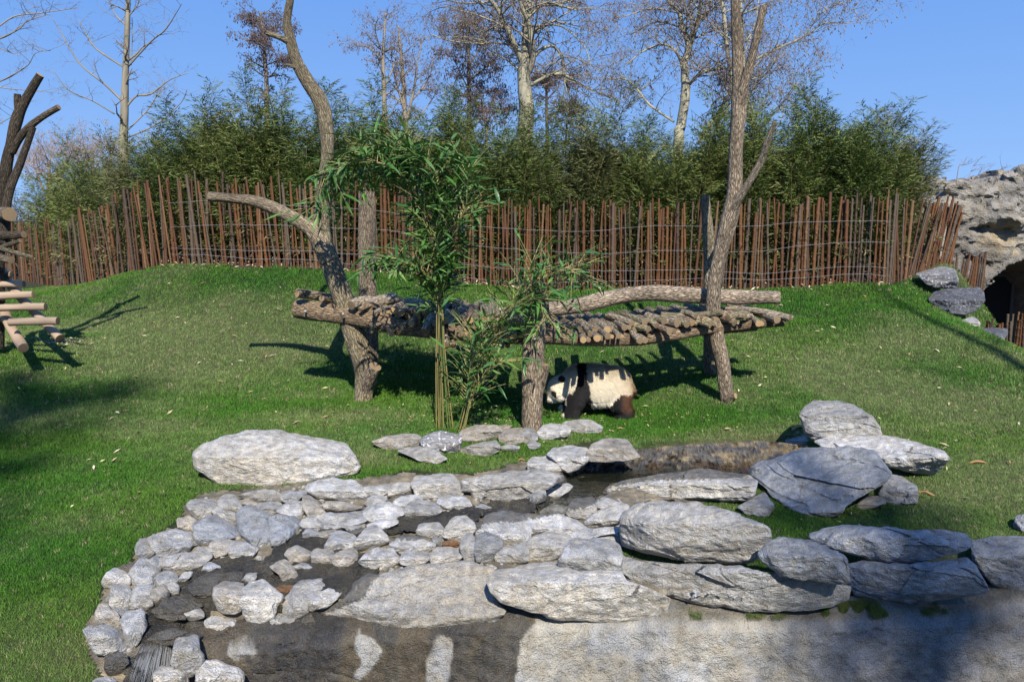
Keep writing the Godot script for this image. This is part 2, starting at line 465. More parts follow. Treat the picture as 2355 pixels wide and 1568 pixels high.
func build_setting() -> void:
	# the sheet of ground
	var xs := []
	var x := -180.0
	while x < 180.0:
		xs.append(x)
		x += 0.11 if absf(x) < 11.5 else (0.5 if absf(x) < 17.0 else (4.0 if absf(x) < 40 else 20.0))
	var ds := []
	var d := -30.0
	while d < 260.0:
		ds.append(d)
		d += 0.09 if d > 4.9 and d < 11.5 else (0.14 if d > 3.0 and d < 22.0 else (1.0 if d > 0 and d < 34.0 else 8.0))
	var m := MB.new()
	for q in ds:
		for p in xs:
			var z: float = -q
			var h := ground(p, z)
			var soil := smoothstep(-0.12, 0.15, behind_fence(p, z) + 0.2 * n2.get_noise_2d(p * 12.0, z * 12.0))
			var col := Color(0.020, 0.042, 0.011).lerp(Color(0.125, 0.135, 0.058), dryness(p, z) * 0.95 if q > 4 and q < 30 and absf(p) < 14 else 0.4)
			col = col.lerp(Color(0.10, 0.072, 0.048), soil)
			m.add(Vector3(p, h, z), col)
	var w := xs.size()
	for r in ds.size() - 1:
		for q in w - 1:
			var a := r * w + q
			m.quad_out(a, a + 1, a + w + 1, a + w, Vector3.UP)
	tag(put("ground", m.mesh(), [M.soil]), "", "", "", "structure")
	# stream bed (dark and wet) and the bed of earth and mortar that the stones sit in
	patch("streambed", wet_px, 0.022, 0.075, "wet", Color(0.12, 0.108, 0.08), Color(0.05, 0.048, 0.042), 5.3, 10.4, -4.6, 3.6)
	patch("stone_bed", bed_px, -0.002, 0.04, "soil", Color(0.42, 0.36, 0.25), Color(0.20, 0.18, 0.14), 5.0, 10.4, -5.2, 3.2)
	# pond water
	var pm := MB.new()
	var n := pond_px.size()
	var mid := Vector3.ZERO
	var rim := []
	for q in pond_px:
		var rr := ray(q.x, q.y)
		var p := EYE + rr * ((-0.135 - EYE.y) / rr.y)
		rim.append(p); mid += p / n
	var out := PackedVector2Array()
	for p in rim: out.append(Vector2(p.x, p.z))
	for g in Geometry2D.offset_polygon(out, 0.12):
		for id in Geometry2D.triangulate_polygon(g): pass
		var first := pm.v.size()
		for p in g: pm.add(Vector3(p.x, -0.135, p.y))
		var ids := Geometry2D.triangulate_polygon(g)
		for k in range(0, ids.size(), 3): pm.tri_out(first + ids[k], first + ids[k + 1], first + ids[k + 2], Vector3.UP)
	tag(put("water", pm.mesh(), [M.water]), "", "", "", "structure")
	pond_bank()
	retaining_wall()

func patch(called: String, region: PackedVector2Array, lift: float, rough: float, m_name: String, c1: Color, c2: Color, d0: float, d1: float, x0: float, x1: float) -> void:
	var m := MB.new()
	var step := 0.032
	var nx := int((x1 - x0) / step)
	var nd := int((d1 - d0) / step)
	var ids := PackedInt32Array()
	ids.resize(nx * nd)
	ids.fill(-1)
	for r in nd:
		for q in nx:
			var x := x0 + q * step
			var z := -(d0 + r * step)
			if x > -2.8 and -z < wall_d(x) + 0.3: continue
			var px := pixel(Vector3(x, ground(x, z), z)) + Vector2(n2.get_noise_2d(x * 40, z * 40), n2.get_noise_2d(x * 40 + 500, z * 40)) * 12.0
			if not Geometry2D.is_point_in_polygon(px, region): continue
			var h := ground(x, z) + lift + rough * (0.5 + nr.get_noise_2d(x * 95.0, z * 95.0)) * 0.5
			var k := clampf(0.5 + 1.2 * n1.get_noise_2d(x * 30.0, z * 30.0) + 0.5 * n2.get_noise_2d(x * 90.0, z * 90.0), 0, 1)
			ids[r * nx + q] = m.add(Vector3(x, h, z), c1.lerp(c2, k))
	for r in nd - 1:
		for q in nx - 1:
			var a := ids[r * nx + q]; var b := ids[r * nx + q + 1]; var c := ids[(r + 1) * nx + q + 1]; var e := ids[(r + 1) * nx + q]
			if a >= 0 and b >= 0 and c >= 0 and e >= 0: m.quad_out(a, b, c, e, Vector3.UP)
	tag(put(called, m.mesh(), [M[m_name]]), "", "", "", "structure")

func pond_bank() -> void:
	var low := spline([at(1322, 1096, 9.95), at(1400, 1086, 10.15), at(1480, 1086, 10.1), at(1600, 1082, 10.2), at(1700, 1090, 10.0), at(1770, 1085, 9.95), at(1850, 1080, 9.9)], 40)
	var top := spline([at(1318, 1078, 10.2), at(1400, 1066, 10.4), at(1480, 1064, 10.4), at(1570, 1046, 10.6), at(1660, 1034, 10.7), at(1730, 1022, 10.75), at(1850, 1030, 10.5)], 40)
	var m := MB.new()
	var R := 15
	for k in low.size():
		for r in R:
			var f := float(r) / (R - 4) if r < R - 3 else 1.0
			var a: Vector3 = low[k]
			var b: Vector3 = top[k]
			a.y -= 0.035; b.y = maxf(b.y, 0.0) + 0.03
			var p := a.lerp(b, f)
			if r >= R - 3: p += Vector3(0, -0.03 * (r - R + 4) * (r - R + 4), -0.13 * (r - R + 4))
			var bulge := 0.3 + 0.7 * nr.get_noise_3d(p.x * 70.0, p.y * 90.0, p.z * 70.0)
			p += Vector3(0, 0.05, 0.11) * (bulge + 0.8 * n2.get_noise_3d(p.x * 190.0, p.y * 210.0, p.z * 190.0) + 0.5 * nr.get_noise_3d(p.x * 22.0, p.y * 30.0, p.z * 22.0))
			var och := smoothstep(0.02, 0.25, 0.7 * n1.get_noise_3d(p.x * 24.0 + 40, p.y * 60.0, p.z * 10.0) + 0.8 * n2.get_noise_3d(p.x * 70.0, p.y * 90.0, p.z * 70.0) - 0.22 + 0.2 * smoothstep(0.1, 0.7, f) + 0.22 * smoothstep(1.6, 3.0, p.x))
			var col := Color(0.15, 0.142, 0.135).lerp(Color(0.42, 0.33, 0.19), och * 0.85)
			if p.y < -0.08: col = col.lerp(Color(0.2, 0.10, 0.025), 0.5 * smoothstep(0.1, -0.2, n2.get_noise_2d(p.x * 30, 0))) * Color(0.6, 0.6, 0.6)
			m.add(p, col)
	for k in low.size() - 1:
		for r in R - 1:
			var a := k * R + r
			m.quad_out(a, a + R, a + R + 1, a + 1, Vector3(0, 0.5, 1))
	var o := put("pond_bank", m.mesh(null, false), [M.concrete])
	tag(o, "dark and ochre cement bank along the back of the pond", "bank")

func retaining_wall() -> void:
	var dry := MB.new()
	var wet := MB.new()
	var drops := [poly([525, 1462, 545, 1458, 570, 1470, 588, 1474, 582, 1494, 592, 1508, 570, 1512, 560, 1500, 545, 1520, 520, 1508]), poly([815, 1455, 850, 1466, 876, 1490, 862, 1520, 845, 1545, 822, 1570, 806, 1555, 830, 1520, 822, 1490]),
		poly([1000, 1462, 1038, 1464, 1034, 1520, 1030, 1560, 1032, 1640, 990, 1640, 980, 1540, 992, 1500]), poly([1195, 1470, 1235, 1430, 1300, 1410, 3000, 1350, 3000, 1900, 1180, 1900, 1190, 1530])]
	var step := 0.02
	var n := int(11.4 / step)
	var prof := []   # [distance behind the wall line, height]
	for k in 12: prof.append([0.55 - k * 0.046, 0.02])
	for k in 60: prof.append([0.0 - 0.0044 * k, -0.0 - 0.019 * k])
	for side in 2:
		var m := dry if side == 0 else wet
		var R := prof.size()
		var inside := PackedByteArray()
		inside.resize((n + 1) * R)
		var tone_mix := PackedFloat32Array()
		tone_mix.resize((n + 1) * R)
		var dry_col := PackedColorArray()
		var wet_col := PackedColorArray()
		for k in n + 1:
			var x := -2.9 + k * step
			for r in R:
				var dd: float = wall_d(x) + prof[r][0]
				var top := ground(x, -wall_d(x) - 0.45) - 0.14
				var y: float = top + prof[r][1]
				var edge := clampf(1.0 - absf(r - 12) / 5.0, 0.0, 1.0)
				y -= 0.045 * edge
				dd += 0.03 * edge + 0.045 * smoothstep(-2.7, -2.9, x) * 12.0
				var p := Vector3(x, y, -dd)
				var rough := 0.05 * n1.get_noise_3d(x * 8.0, y * 9.0, 7.0) + 0.022 * nr.get_noise_3d(x * 30.0, y * 34.0, 3.0) + 0.012 * n2.get_noise_3d(x * 90.0, y * 90.0, 1.0) + 0.012 * nr.get_noise_3d(x * 150.0, y * 150.0, 5.0)
				var crack := absf(n1.get_noise_2d(x * 9.0 + 55.0, y * 30.0 + 12.0))
				var split := smoothstep(0.03, 0.0, crack) * smoothstep(0.05, 0.25, n1.get_noise_2d(x * 6.0, 300.0 + y * 6.0))
				rough -= 0.05 * smoothstep(0.035, 0.0, crack) * smoothstep(0.05, 0.3, n1.get_noise_2d(x * 6.0, 300.0 + y * 6.0))
				if r >= 12: p += Vector3(0, 0.15, 0.95) * rough
				else: p.y += rough * 0.6
				var px := pixel(p) + Vector2(n2.get_noise_2d(x * 55, y * 55), n2.get_noise_2d(x * 55 + 500, y * 55)) * 9.0
				for g in drops:
					if Geometry2D.is_point_in_polygon(px, g): inside[k * R + r] = 1
				if r < 11: inside[k * R + r] = 1 if x > 0.2 else 0
				var f := clampf(0.5 + 1.1 * n1.get_noise_2d(x * 14.0, y * 18.0) + 0.5 * n2.get_noise_2d(x * 45.0, y * 45.0), 0, 1)
				var col: Color
				col = Color(0.47, 0.47, 0.46).lerp(Color(0.33, 0.335, 0.335), f)
				var och := smoothstep(0.05, 0.35, n1.get_noise_2d(x * 9.0 + 200, y * 16.0) + 0.35 * n2.get_noise_2d(x * 40.0, y * 40.0) + 0.25 * smoothstep(-0.55, -0.95, y))
				col = col.lerp(Color(0.46, 0.41, 0.30), och * 0.42)
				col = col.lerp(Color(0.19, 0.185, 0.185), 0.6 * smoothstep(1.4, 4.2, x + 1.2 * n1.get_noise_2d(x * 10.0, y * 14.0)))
				col = col.lerp(Color(0.12, 0.11, 0.10), 0.75 * split)
				col *= 0.94 + 0.3 * n2.get_noise_2d(x * 22.0, y * 7.0)
				if r < 12: col = col.lerp(Color(0.20, 0.18, 0.13), 0.7)
				dry_col.append(col)
				col = Color(0.15, 0.14, 0.12).lerp(Color(0.085, 0.08, 0.075), f)
				col = col.lerp(Color(0.17, 0.145, 0.105), smoothstep(0.1, 0.35, n1.get_noise_2d(x * 20.0 + 70, y * 8.0)))
				wet_col.append(col)
				tone_mix[k * R + r] = inside[k * R + r]
				m.add(p, col)
		for k in range(1, n):   # the stain's edge runs over a few centimetres
			for r in range(1, R - 1):
				var sum := 0.0
				for q in [-R - 1, -R, -R + 1, -1, 0, 1, R - 1, R, R + 1]: sum += inside[k * R + r + q]
				tone_mix[k * R + r] = smoothstep(0.3, 0.7, sum / 9.0)
		for k in (n + 1) * R: m.c[k] = wet_col[k].lerp(dry_col[k], tone_mix[k])
		for k in n:
			for r in R - 1:
				var a := k * R + r
				var c := inside[a] + inside[a + R] + inside[a + 1] + inside[a + R + 1]
				if (c >= 2) == (side == 0): m.quad_out(a, a + R, a + R + 1, a + 1, Vector3(0, 0.6, 1))
	var mesh := dry.mesh()
	wet.mesh(mesh)
	var o := put("retaining_wall", mesh, [M.concrete, M.wet])
	tag(o, "low rough cement wall under the slabs, dark and wet at left, pale and ochre at right", "wall")

func is_lawn(x: float, z: float) -> bool:
	if behind_fence(x, z) > -0.05 + 0.25 * n2.get_noise_2d(x * 15, z * 15): return false
	if x > -2.9 and -z < wall_d(x) + 0.5: return false
	var p := pixel(Vector3(x, ground(x, z), z)) + Vector2(n2.get_noise_2d(x * 30, z * 30), n2.get_noise_2d(x * 30, z * 30 + 400)) * 8.0
	return not Geometry2D.is_point_in_polygon(p, bed_px)

func grow_grass() -> void:
	var tufts := []
	for variant in 3:
		var m := MB.new()
		for k in 9:
			var a := rng.randf() * TAU
			var o := Vector3(rng.randf_range(-0.03, 0.03), 0, rng.randf_range(-0.03, 0.03))
			var h := rng.randf_range(0.018, 0.040)
			var side := Vector3(cos(a), 0, sin(a)) * rng.randf_range(0.0016, 0.0028)
			var lean := Vector3(rng.randf_range(-1, 1), 0, rng.randf_range(-1, 1)) * h * 0.75
			var sh := rng.randf_range(0.75, 1.2)
			var col := Color(sh, sh, sh)
			var v0 := m.add(o - side, col); var v1 := m.add(o + side, col)
			var v2 := m.add(o + lean * 0.4 + Vector3(0, h * 0.65, 0) + side * 0.8, col); var v3 := m.add(o + lean * 0.4 + Vector3(0, h * 0.65, 0) - side * 0.8, col)
			var v4 := m.add(o + lean + Vector3(0, h, 0), col)
			m.tri(v0, v1, v2); m.tri(v0, v2, v3); m.tri(v3, v2, v4)
		tufts.append(m.mesh())
	var where := [[], [], []]
	var tint := [[], [], []]
	var d := 5.2
	while d < 29.0:
		var half := d * 0.66 + 1.8
		var step := 0.0245 * clampf(d / 8.0, 0.8, 2.6)
		var x := -minf(half, 14.5)
		while x < minf(half, 14.5):
			var gx := x + rng.randf_range(-0.5, 0.5) * step
			var gz := -d + rng.randf_range(-0.5, 0.5) * step
			x += step
			if not is_lawn(gx, gz): continue
			var dry := dryness(gx, gz)
			var s := rng.randf_range(0.75, 1.25) * clampf(d / 9.0, 0.85, 1.7) * lerpf(1.05, 0.8, dry)
			var k := rng.randi() % 3
			where[k].append(Transform3D(Basis(Vector3.UP, rng.randf() * TAU).scaled(Vector3(s, s * rng.randf_range(0.7, 1.25), s)), Vector3(gx, ground(gx, gz) - 0.004, gz)))
			var c := Color(0.034, 0.148, 0.006).lerp(Color(0.074, 0.182, 0.012), clampf(0.5 + 1.2 * n2.get_noise_2d(gx * 6.0 + 70, gz * 6.0), 0, 1))
			c = c.lerp(Color(0.205, 0.26, 0.095), clampf(dry + rng.randf_range(-0.2, 0.2), 0, 1) * 0.72)
			if rng.randf() < 0.015 + 0.06 * dry: c = Color(0.33, 0.29, 0.16)
			var b := rng.randf_range(0.75, 1.2)
			tint[k].append(Color(c.r * b, c.g * b, c.b * b))
		d += step
	for k in 5200:   # moss and grass on the wall's edge under the slabs
		var px := rng.randf_range(1935, 2075) if k % 3 else (rng.randf_range(1600, 1840) if rng.randf() < 0.7 else rng.randf_range(2140, 2230))
		var gx: float = at(px, 1405, 6.5).x
		var gz := -wall_d(gx) - rng.randf_range(-0.01, 0.25)
		if n2.get_noise_2d(gx * 30.0, gz * 30.0 + px * 0.2) < -0.02: continue
		var s := rng.randf_range(0.5, 1.1) if k % 3 else rng.randf_range(0.3, 0.6)
		var y := ground(gx, -wall_d(gx) - 0.45) - 0.135
		where[k % 3].append(Transform3D(Basis(Vector3.UP, rng.randf() * TAU).scaled(Vector3(s, s * 1.3, s)), Vector3(gx, y, gz)))
		tint[k % 3].append(Color(0.045, 0.10, 0.015).lerp(Color(0.13, 0.14, 0.04), rng.randf()))
	for k in 3:
		var o := copies("grass", tufts[k], M.grass, where[k], tint[k])
		tag(o, "short green lawn grass with paler dry patches", "grass", "lawn grass", "stuff")

func scatter_rubble() -> void:
	var m := MB.new()
	var pts := PackedVector3Array()
	for k in 12: pts.append(Vector3(rng.randfn(), rng.randfn() * 0.6, rng.randfn()).normalized() * Vector3(0.5, 0.32, 0.42))
	var lumps := []
	for kind in 3:
		var b := MB.new()
		for r in 6:
			for q in 9:
				var th := PI * r / 5.0
				var ph := TAU * q / 9.0
				var v := Vector3(sin(th) * cos(ph), cos(th), sin(th) * sin(ph))
				var s := 0.5
				for p in 5:
					var g: Vector3 = pts[(p * 2 + kind * 3) % 12]
					s = minf(s, g.length() / maxf(v.dot(g.normalized()), 0.3))
				b.add(v * s)
		for r in 5:
			for q in 9: b.quad_out(r * 9 + q, r * 9 + (q + 1) % 9, (r + 1) * 9 + (q + 1) % 9, (r + 1) * 9 + q, b.v[r * 9 + q] + b.v[(r + 1) * 9 + (q + 1) % 9])
		lumps.append(b.mesh(null, false))
	for kind in 3:
		var w := []
		var t := []
		for k in 1100:
			var x := rng.randf_range(-4.8, 2.6)
			var z := -rng.randf_range(5.4, 9.8)
			if x > -2.85 and -z < wall_d(x) + 0.3: continue
			var y := ground(x, z)
			var px := pixel(Vector3(x, y, z))
			if not Geometry2D.is_point_in_polygon(px, bed_px): continue
			var wet := Geometry2D.is_point_in_polygon(px, wet_px)
			if wet and rng.randf() < 0.6: continue
			if px.x > 1430 or px.y < 1120: continue
			if not Geometry2D.is_point_in_polygon(px + (Vector2(900, 1300) - px).normalized() * -14.0, bed_px): continue
			var s := 0.03 + 0.055 * rng.randf() * rng.randf()
			w.append(Transform3D(Basis.from_euler(Vector3(rng.randfn(0, 0.4), rng.randf() * TAU, rng.randfn(0, 0.4))).scaled(Vector3.ONE * s), Vector3(x, y + 0.012, z)))
			var c: Color = [tones["c"], tones["g"], tones["w"], tones["n"]][rng.randi() % 4] * rng.randf_range(0.7, 1.0)
			t.append(c * 0.22 if wet else c)
		tag(copies("rubble", lumps[kind], M.stone, w, t), "small grey rubble wedged in the joints between the waterfall stones", "rubble", "rubble of the waterfall", "stuff")

func scatter_litter() -> void:
	# fallen leaves, chips and bark flakes
	var m := MB.new()
	var v0 := m.add(Vector3(-0.5, 0.02, 0)); var v1 := m.add(Vector3(0, 0.1, 0.14)); var v2 := m.add(Vector3(0.5, 0, 0.02)); var v3 := m.add(Vector3(0.02, 0.03, -0.15))
	m.tri_out(v0, v1, v2, Vector3.UP); m.tri_out(v0, v2, v3, Vector3.UP)
	var leaf := m.mesh()
	var w := []
	var t := []
	for k in 1500:
		var x := rng.randf_range(-9.5, 9.5)
		var z := -rng.randf_range(8.0, 18.8)
		var s := rng.randf_range(0.03, 0.13)
		if k > 700:
			x = rng.randfn(0.1, 1.4); z = -rng.randfn(11.9, 0.8); s = rng.randf_range(0.015, 0.06)
		if not is_lawn(x, z): continue
		w.append(Transform3D(Basis.from_euler(Vector3(rng.randf_range(-0.5, 0.5), rng.randf() * TAU, rng.randf_range(-0.5, 0.5))).scaled(Vector3(s, s, s * rng.randf_range(0.7, 1.5))), Vector3(x, ground(x, z) + 0.04, z)))
		var c: Color = [Color(0.45, 0.36, 0.2), Color(0.55, 0.5, 0.32), Color(0.3, 0.2, 0.1), Color(0.4, 0.42, 0.16)][rng.randi() % 4]
		t.append(c)
	for k in 260:   # pale shavings before the ladder
		var q := hit_cache(150, 790)
		var x := q.x + rng.randfn(0, 0.28)
		var z := q.z + rng.randfn(0, 0.16)
		var s := rng.randf_range(0.02, 0.07)
		w.append(Transform3D(Basis.from_euler(Vector3(rng.randf_range(-0.5, 0.5), rng.randf() * TAU, rng.randf_range(-0.5, 0.5))).scaled(Vector3(s, s, s)), Vector3(x, ground(x, z) + 0.035, z)))
		t.append(Color(0.52, 0.42, 0.28))
	for k in 5200:   # brown litter behind the fence
		var x := rng.randf_range(-9.0, 10.0)
		var z := -rng.randf_range(18.0, 22.5)
		if behind_fence(x, z) < -0.2: continue
		var s := rng.randf_range(0.06, 0.16)
		w.append(Transform3D(Basis.from_euler(Vector3(rng.randf_range(-0.7, 0.7), rng.randf() * TAU, rng.randf_range(-0.7, 0.7))).scaled(Vector3(s, s, s)), Vector3(x, ground(x, z) + 0.02 + rng.randf() * 0.04, z)))
		t.append([Color(0.42, 0.32, 0.2), Color(0.3, 0.21, 0.13), Color(0.5, 0.42, 0.3)][rng.randi() % 3])
	tag(copies("dry_leaves", leaf, M.litter, w, t), "dry fallen leaves and bark chips scattered over the lawn", "fallen leaves", "", "stuff")
	for q in [[1840, 988, 60, 0.5, "long brown strip of bark lying on the grass right of the panda"], [2130, 1140, 38, -0.6, "orange brown piece of bark on the grass by the right hand rocks"], [1425, 1062, 30, 0.3, "small orange bark flake on the lawn left of the pond boulder"], [2250, 1068, 40, 0.1, "thin pale stick on the lawn beyond the long split slab"]]:
		if q[0] == 1425: q[0] = 1198; q[1] = 1063; q[2] = 18
		var p := hit_cache(q[0], q[1])
		var b := MB.new()
		var L: float = q[2] / F * -p.z
		var pts := []
		var rad := []
		for k in 7:
			var f := k / 6.0 - 0.5
			pts.append(Vector3(f * L, 0.03 + 0.015 * cos(f * 5.0), sin(f * 6.0 + q[0]) * L * 0.08))
			rad.append(L * 0.07 * (1.0 - 1.6 * f * f))
		b.tube(pts, rad, 6, Color(0.36, 0.2, 0.09), 0.2, n1)
		var o := put("bark_piece", b.mesh(), [M.twig], null, p)
		o.rotation.y = q[3]
		tag(o, q[4], "bark")

# ---------- stones ----------
const B_BIG := "big slabs and boulders of the pond"
var tones := {"c": Color(0.65, 0.63, 0.585), "w": Color(0.70, 0.69, 0.665), "g": Color(0.53, 0.53, 0.52), "k": Color(0.34, 0.36, 0.40), "b": Color(0.40, 0.42, 0.445), "d": Color(0.15, 0.14, 0.12), "n": Color(0.58, 0.54, 0.475), "o": Color(0.36, 0.19, 0.085), "v": Color(0.75, 0.76, 0.78)}
func outline(o: Array, jag: float) -> PackedVector2Array:
	var p := poly(o)
	var q := PackedVector2Array()
	var n := p.size()
	for k in n:   # corners cut a little
		q.append(p[k].lerp(p[(k + 1) % n], 0.09))
		q.append(p[k].lerp(p[(k + 1) % n], 0.5))
		q.append(p[k].lerp(p[(k + 1) % n], 0.91))
	return q

func stone(called: String, label: String, group: String, o: Array, ridge: float, d: float, tone: String) -> void:
	var base := outline(o, 0)
	var lo := Vector2(1e9, 1e9)
	var hi := -lo
	var c := Vector2.ZERO
	for p in base:
		lo = lo.min(p); hi = hi.max(p); c += p / base.size()
	var bottom := Vector2(c.x, hi.y)
	for p in base:
		if p.y > hi.y - 0.5: bottom.x = p.x
	if d == 0.0: d = hit(lerpf(c.x, bottom.x, 0.5), hi.y - 0.05 * (hi.y - lo.y)) - (0.10 if group != B_BIG else 0.05)
	var px_m := d / F * 1.03
	var W := (hi.x - lo.x) * px_m
	var H := (hi.y - lo.y) * px_m
	var size := sqrt(W * H)
	var p0 := at(c.x, hi.y, d)
	var pc := at(c.x, c.y, d)
	var n := (EYE - pc).normalized()
	var e := asin(n.y)
	var big := size > 0.5
	var r := RandomNumberGenerator.new()
	r.seed = hash(label)
	var st := -1.0 / tan(e + deg_to_rad(12.0 + r.randf_range(-5, 9) + (8.0 if ridge < 0.35 else 0.0)))
	var sf := tan(e + deg_to_rad(r.randf_range(-12, 4) if ridge > 0.3 else -14.0))
	var vr := ridge * H
	var tilt := r.randf_range(-0.22, 0.22)
	var chops := []
	for k in (3 if size < 0.35 else 4):
		var a := r.randf() * TAU
		chops.append([Vector2(cos(a), sin(a)), r.randf_range(0.18, 0.42), r.randf_range(0.5, 1.6)])
	var facets := []
	for k in (6 if size < 0.3 else 12):
		facets.append([Vector2(r.randf_range(-0.45, 0.45) * W, r.randf_range(0.08, 0.92) * H), Vector2.from_angle(r.randf() * TAU) * r.randf_range(0.1, 0.55), r.randf_range(-0.01, 0.09) * size])
	var K := int(clampf(2.0 * (W + H) / 0.024, 28, 190))
	var R := int(clampf(size / 0.026, 8, 34))
	# the outline sampled evenly
	var total := 0.0
	for k in base.size(): total += base[k].distance_to(base[(k + 1) % base.size()])
	var rim := PackedVector2Array()
	var seg := 0
	var left := 0.0
	var can_wet := tone != "d" and tone != "o" and group != "rocks round the bamboo" and not Geometry2D.is_point_in_polygon(c, wet_px)
	var sd := r.randf() * 500.0
	for k in K:
		var want := total * k / K
		while left + base[seg].distance_to(base[(seg + 1) % base.size()]) < want and seg < base.size() - 1:
			left += base[seg].distance_to(base[(seg + 1) % base.size()]); seg += 1
		var a := base[seg]
		var b := base[(seg + 1) % base.size()]
		var q := a.lerp(b, clampf((want - left) / maxf(a.distance_to(b), 0.001), 0, 1))
		var out := (q - c).normalized()
		q += out * (n2.get_noise_2d(q.x * 0.12 + sd, q.y * 0.12) * 0.035 * size + n2.get_noise_2d(q.x * 0.5 + sd, q.y * 0.5) * 0.022 + 0.02) / px_m
		rim.append(q)
	# lift the stone until most of its rim is clear of the ground
	var buried := []
	for q in rim:
		var Y := (hi.y - q.y) * px_m
		var h := minf(Y * sf, vr * sf + (Y - vr) * st) + tilt * (q.x - c.x) * px_m - 0.05 * minf(W, H)
		var dir := ray(q.x, q.y).normalized()
		var pos := EYE + dir * ((p0 - EYE).dot(n) / dir.dot(n) - h)
		buried.append((ground(pos.x, pos.z) + 0.015 - pos.y) / (n.y + 0.12))
	buried.sort()
	var lift := clampf(buried[int(K * 0.8)], 0.0, 0.16 if group != B_BIG else 0.06)
	var w := 0.055 * minf(W, H) + 0.008
	var strata := 0.004 if big else 0.002
	var m := MB.new()
	var T := minf(0.75 * minf(W, maxf(H, 0.2)), 0.7)
	var tint: Color = tones[tone] * r.randf_range(0.88, 1.1)
	var front := []   # index rows
	var rough_amp := 0.062 * minf(size, 0.7)
	var fr := 1.0 / maxf(size, 0.12)
	for j in R + 1:
		var rho := 1.0 - pow(1.0 - float(j) / R, 1.5)
		var row := PackedInt32Array()
		for k in (1 if j == 0 else K):
			var q := c.lerp(rim[k], rho)
			var X := (q.x - c.x) * px_m
			var Y := (hi.y - q.y) * px_m
			var h := Y * sf
			var top := vr * sf + (Y - vr) * st
			var kk := 0.022 * H
			var mixk := clampf(0.5 + 0.5 * (top - h) / kk, 0, 1)
			h = lerpf(top, h, mixk) - kk * mixk * (1.0 - mixk)
			h += tilt * X
			for ch in chops:
				var s: float = Vector2(X / maxf(W, 0.01), (Y - H * 0.5) / maxf(H, 0.01)).dot(ch[0]) - ch[1]
				if s > 0: h -= s * ch[2] * minf(W, H)
			var cut := 0.0
			for fc in facets:
				cut = minf(cut, fc[2] + (Vector2(X, Y) - fc[0]).dot(fc[1]))
			h += maxf(cut, -0.09 * size)
			var edge := 1e9
			for b in K:
				edge = minf(edge, q.distance_squared_to(rim[b]))
			edge = sqrt(edge) * px_m * (1.0 if rho < 0.999 else 0.0)
			if edge < w:
				var f := 1.0 - edge / w
				h -= w * 0.9 * (1.0 - sqrt(maxf(0.0, 1.0 - f * f)))
			var dir := ray(q.x, q.y).normalized()
			var pos := EYE + dir * ((p0 - EYE).dot(n) / dir.dot(n) - h - lift)
			var a := n1.get_noise_3d(pos.x * 9.0 * fr + sd, pos.y * 9.0 * fr, pos.z * 9.0 * fr)
			var chip := nr.get_noise_3d(pos.x * 34.0 * fr, pos.y * 48.0 * fr + sd, pos.z * 34.0 * fr)
			var cell := nc.get_noise_3d(pos.x * 20.0 * fr + 5.0 * a, pos.y * 44.0 * fr, pos.z * 20.0 * fr + sd)
			var fine := n2.get_noise_3d(pos.x * 190.0, pos.y * 230.0, pos.z * 190.0)
			var groove := smoothstep(0.035, 0.0, absf(n1.get_noise_3d(pos.x * 7.0 + 13.0, pos.y * 26.0 + 5.0 * pos.x, pos.z * 7.0 + sd))) * smoothstep(0.0, 0.22, n1.get_noise_3d(pos.x * 9.0 + 60.0, pos.y * 14.0, pos.z * 9.0 + sd))
			var crease := absf(n1.get_noise_3d(pos.x * 75.0, pos.y * 110.0 + sd, pos.z * 75.0)) - 0.12
			var lay := pos.y * 13.0 + 0.35 * pos.x + 3.0 * a + 0.4 * fine
			var fade := clampf(edge / w + 0.25, 0.2, 1.0)
			pos += n * ((a * 0.7 + chip * 0.6 + cell * 1.1 * (0.6 + n1.get_noise_3d(pos.x * 5.0, pos.y * 5.0, pos.z * 5.0 + 90.0))) * rough_amp + fine * 0.009 + crease * minf(0.06 * size, 0.045) - groove * minf(0.05 * size, 0.03) + strata * (absf(lay - floorf(lay) - 0.5) * 2.0 - 0.5)) * fade
			var col := tint * (1.0 + 0.26 * a + 0.12 * cell + 0.12 * fine - 0.25 * groove)
			col = col.lerp(Color(tint.r * 1.06, tint.g * 0.98, tint.b * 0.84), clampf(n1.get_noise_3d(pos.x * 7.0 + 77, pos.y * 7.0, pos.z * 7.0) * 1.3, 0, 0.5))
			if can_wet and Geometry2D.is_point_in_polygon(q + Vector2(n2.get_noise_2d(q.x * 3.0, q.y * 3.0), n2.get_noise_2d(q.x * 3.0, q.y * 3.0 + 300)) * 6.0, wet_px):
				col = col * 0.34
			row.append(m.add(pos - p0, Color(col.r, col.g, col.b)))
		front.append(row)
	for k in K: m.tri_out(front[0][0], front[1][k], front[1][(k + 1) % K], n)
	for j in range(1, R):
		for k in K: m.quad_out(front[j][k], front[j][(k + 1) % K], front[j + 1][(k + 1) % K], front[j + 1][k], n)
	# the side that lies away
	var B := 4
	var prev: PackedInt32Array = front[R]
	for j in range(1, B + 1):
		var rho := cos(PI / 2 * j / B)
		var row := PackedInt32Array()
		if j == B:
			row.append(m.add(m.v[front[0][0]] - n * T * 0.9 - Vector3(0, 0.0, 0)))
			for k in K: m.tri_out(row[0], prev[k], prev[(k + 1) % K], -n)
		else:
			for k in K:
				var fp: Vector3 = m.v[front[R][k]].lerp(m.v[front[0][0]], 1.0 - rho)
				row.append(m.add(fp - n * T * sin(PI / 2 * j / B) * 0.9, tint))
			for k in K:
				var mid := m.v[prev[k]] - m.v[front[0][0]]
				m.quad_out(prev[k], prev[(k + 1) % K], row[(k + 1) % K], row[k], mid - n * 0.05)
		prev = row
	var ob := put(called, m.mesh(null, false), [M.wet if tone == "d" or tone == "o" else (M.stone_veined if tone == "v" or tone == "k" else M.stone)], null, p0)
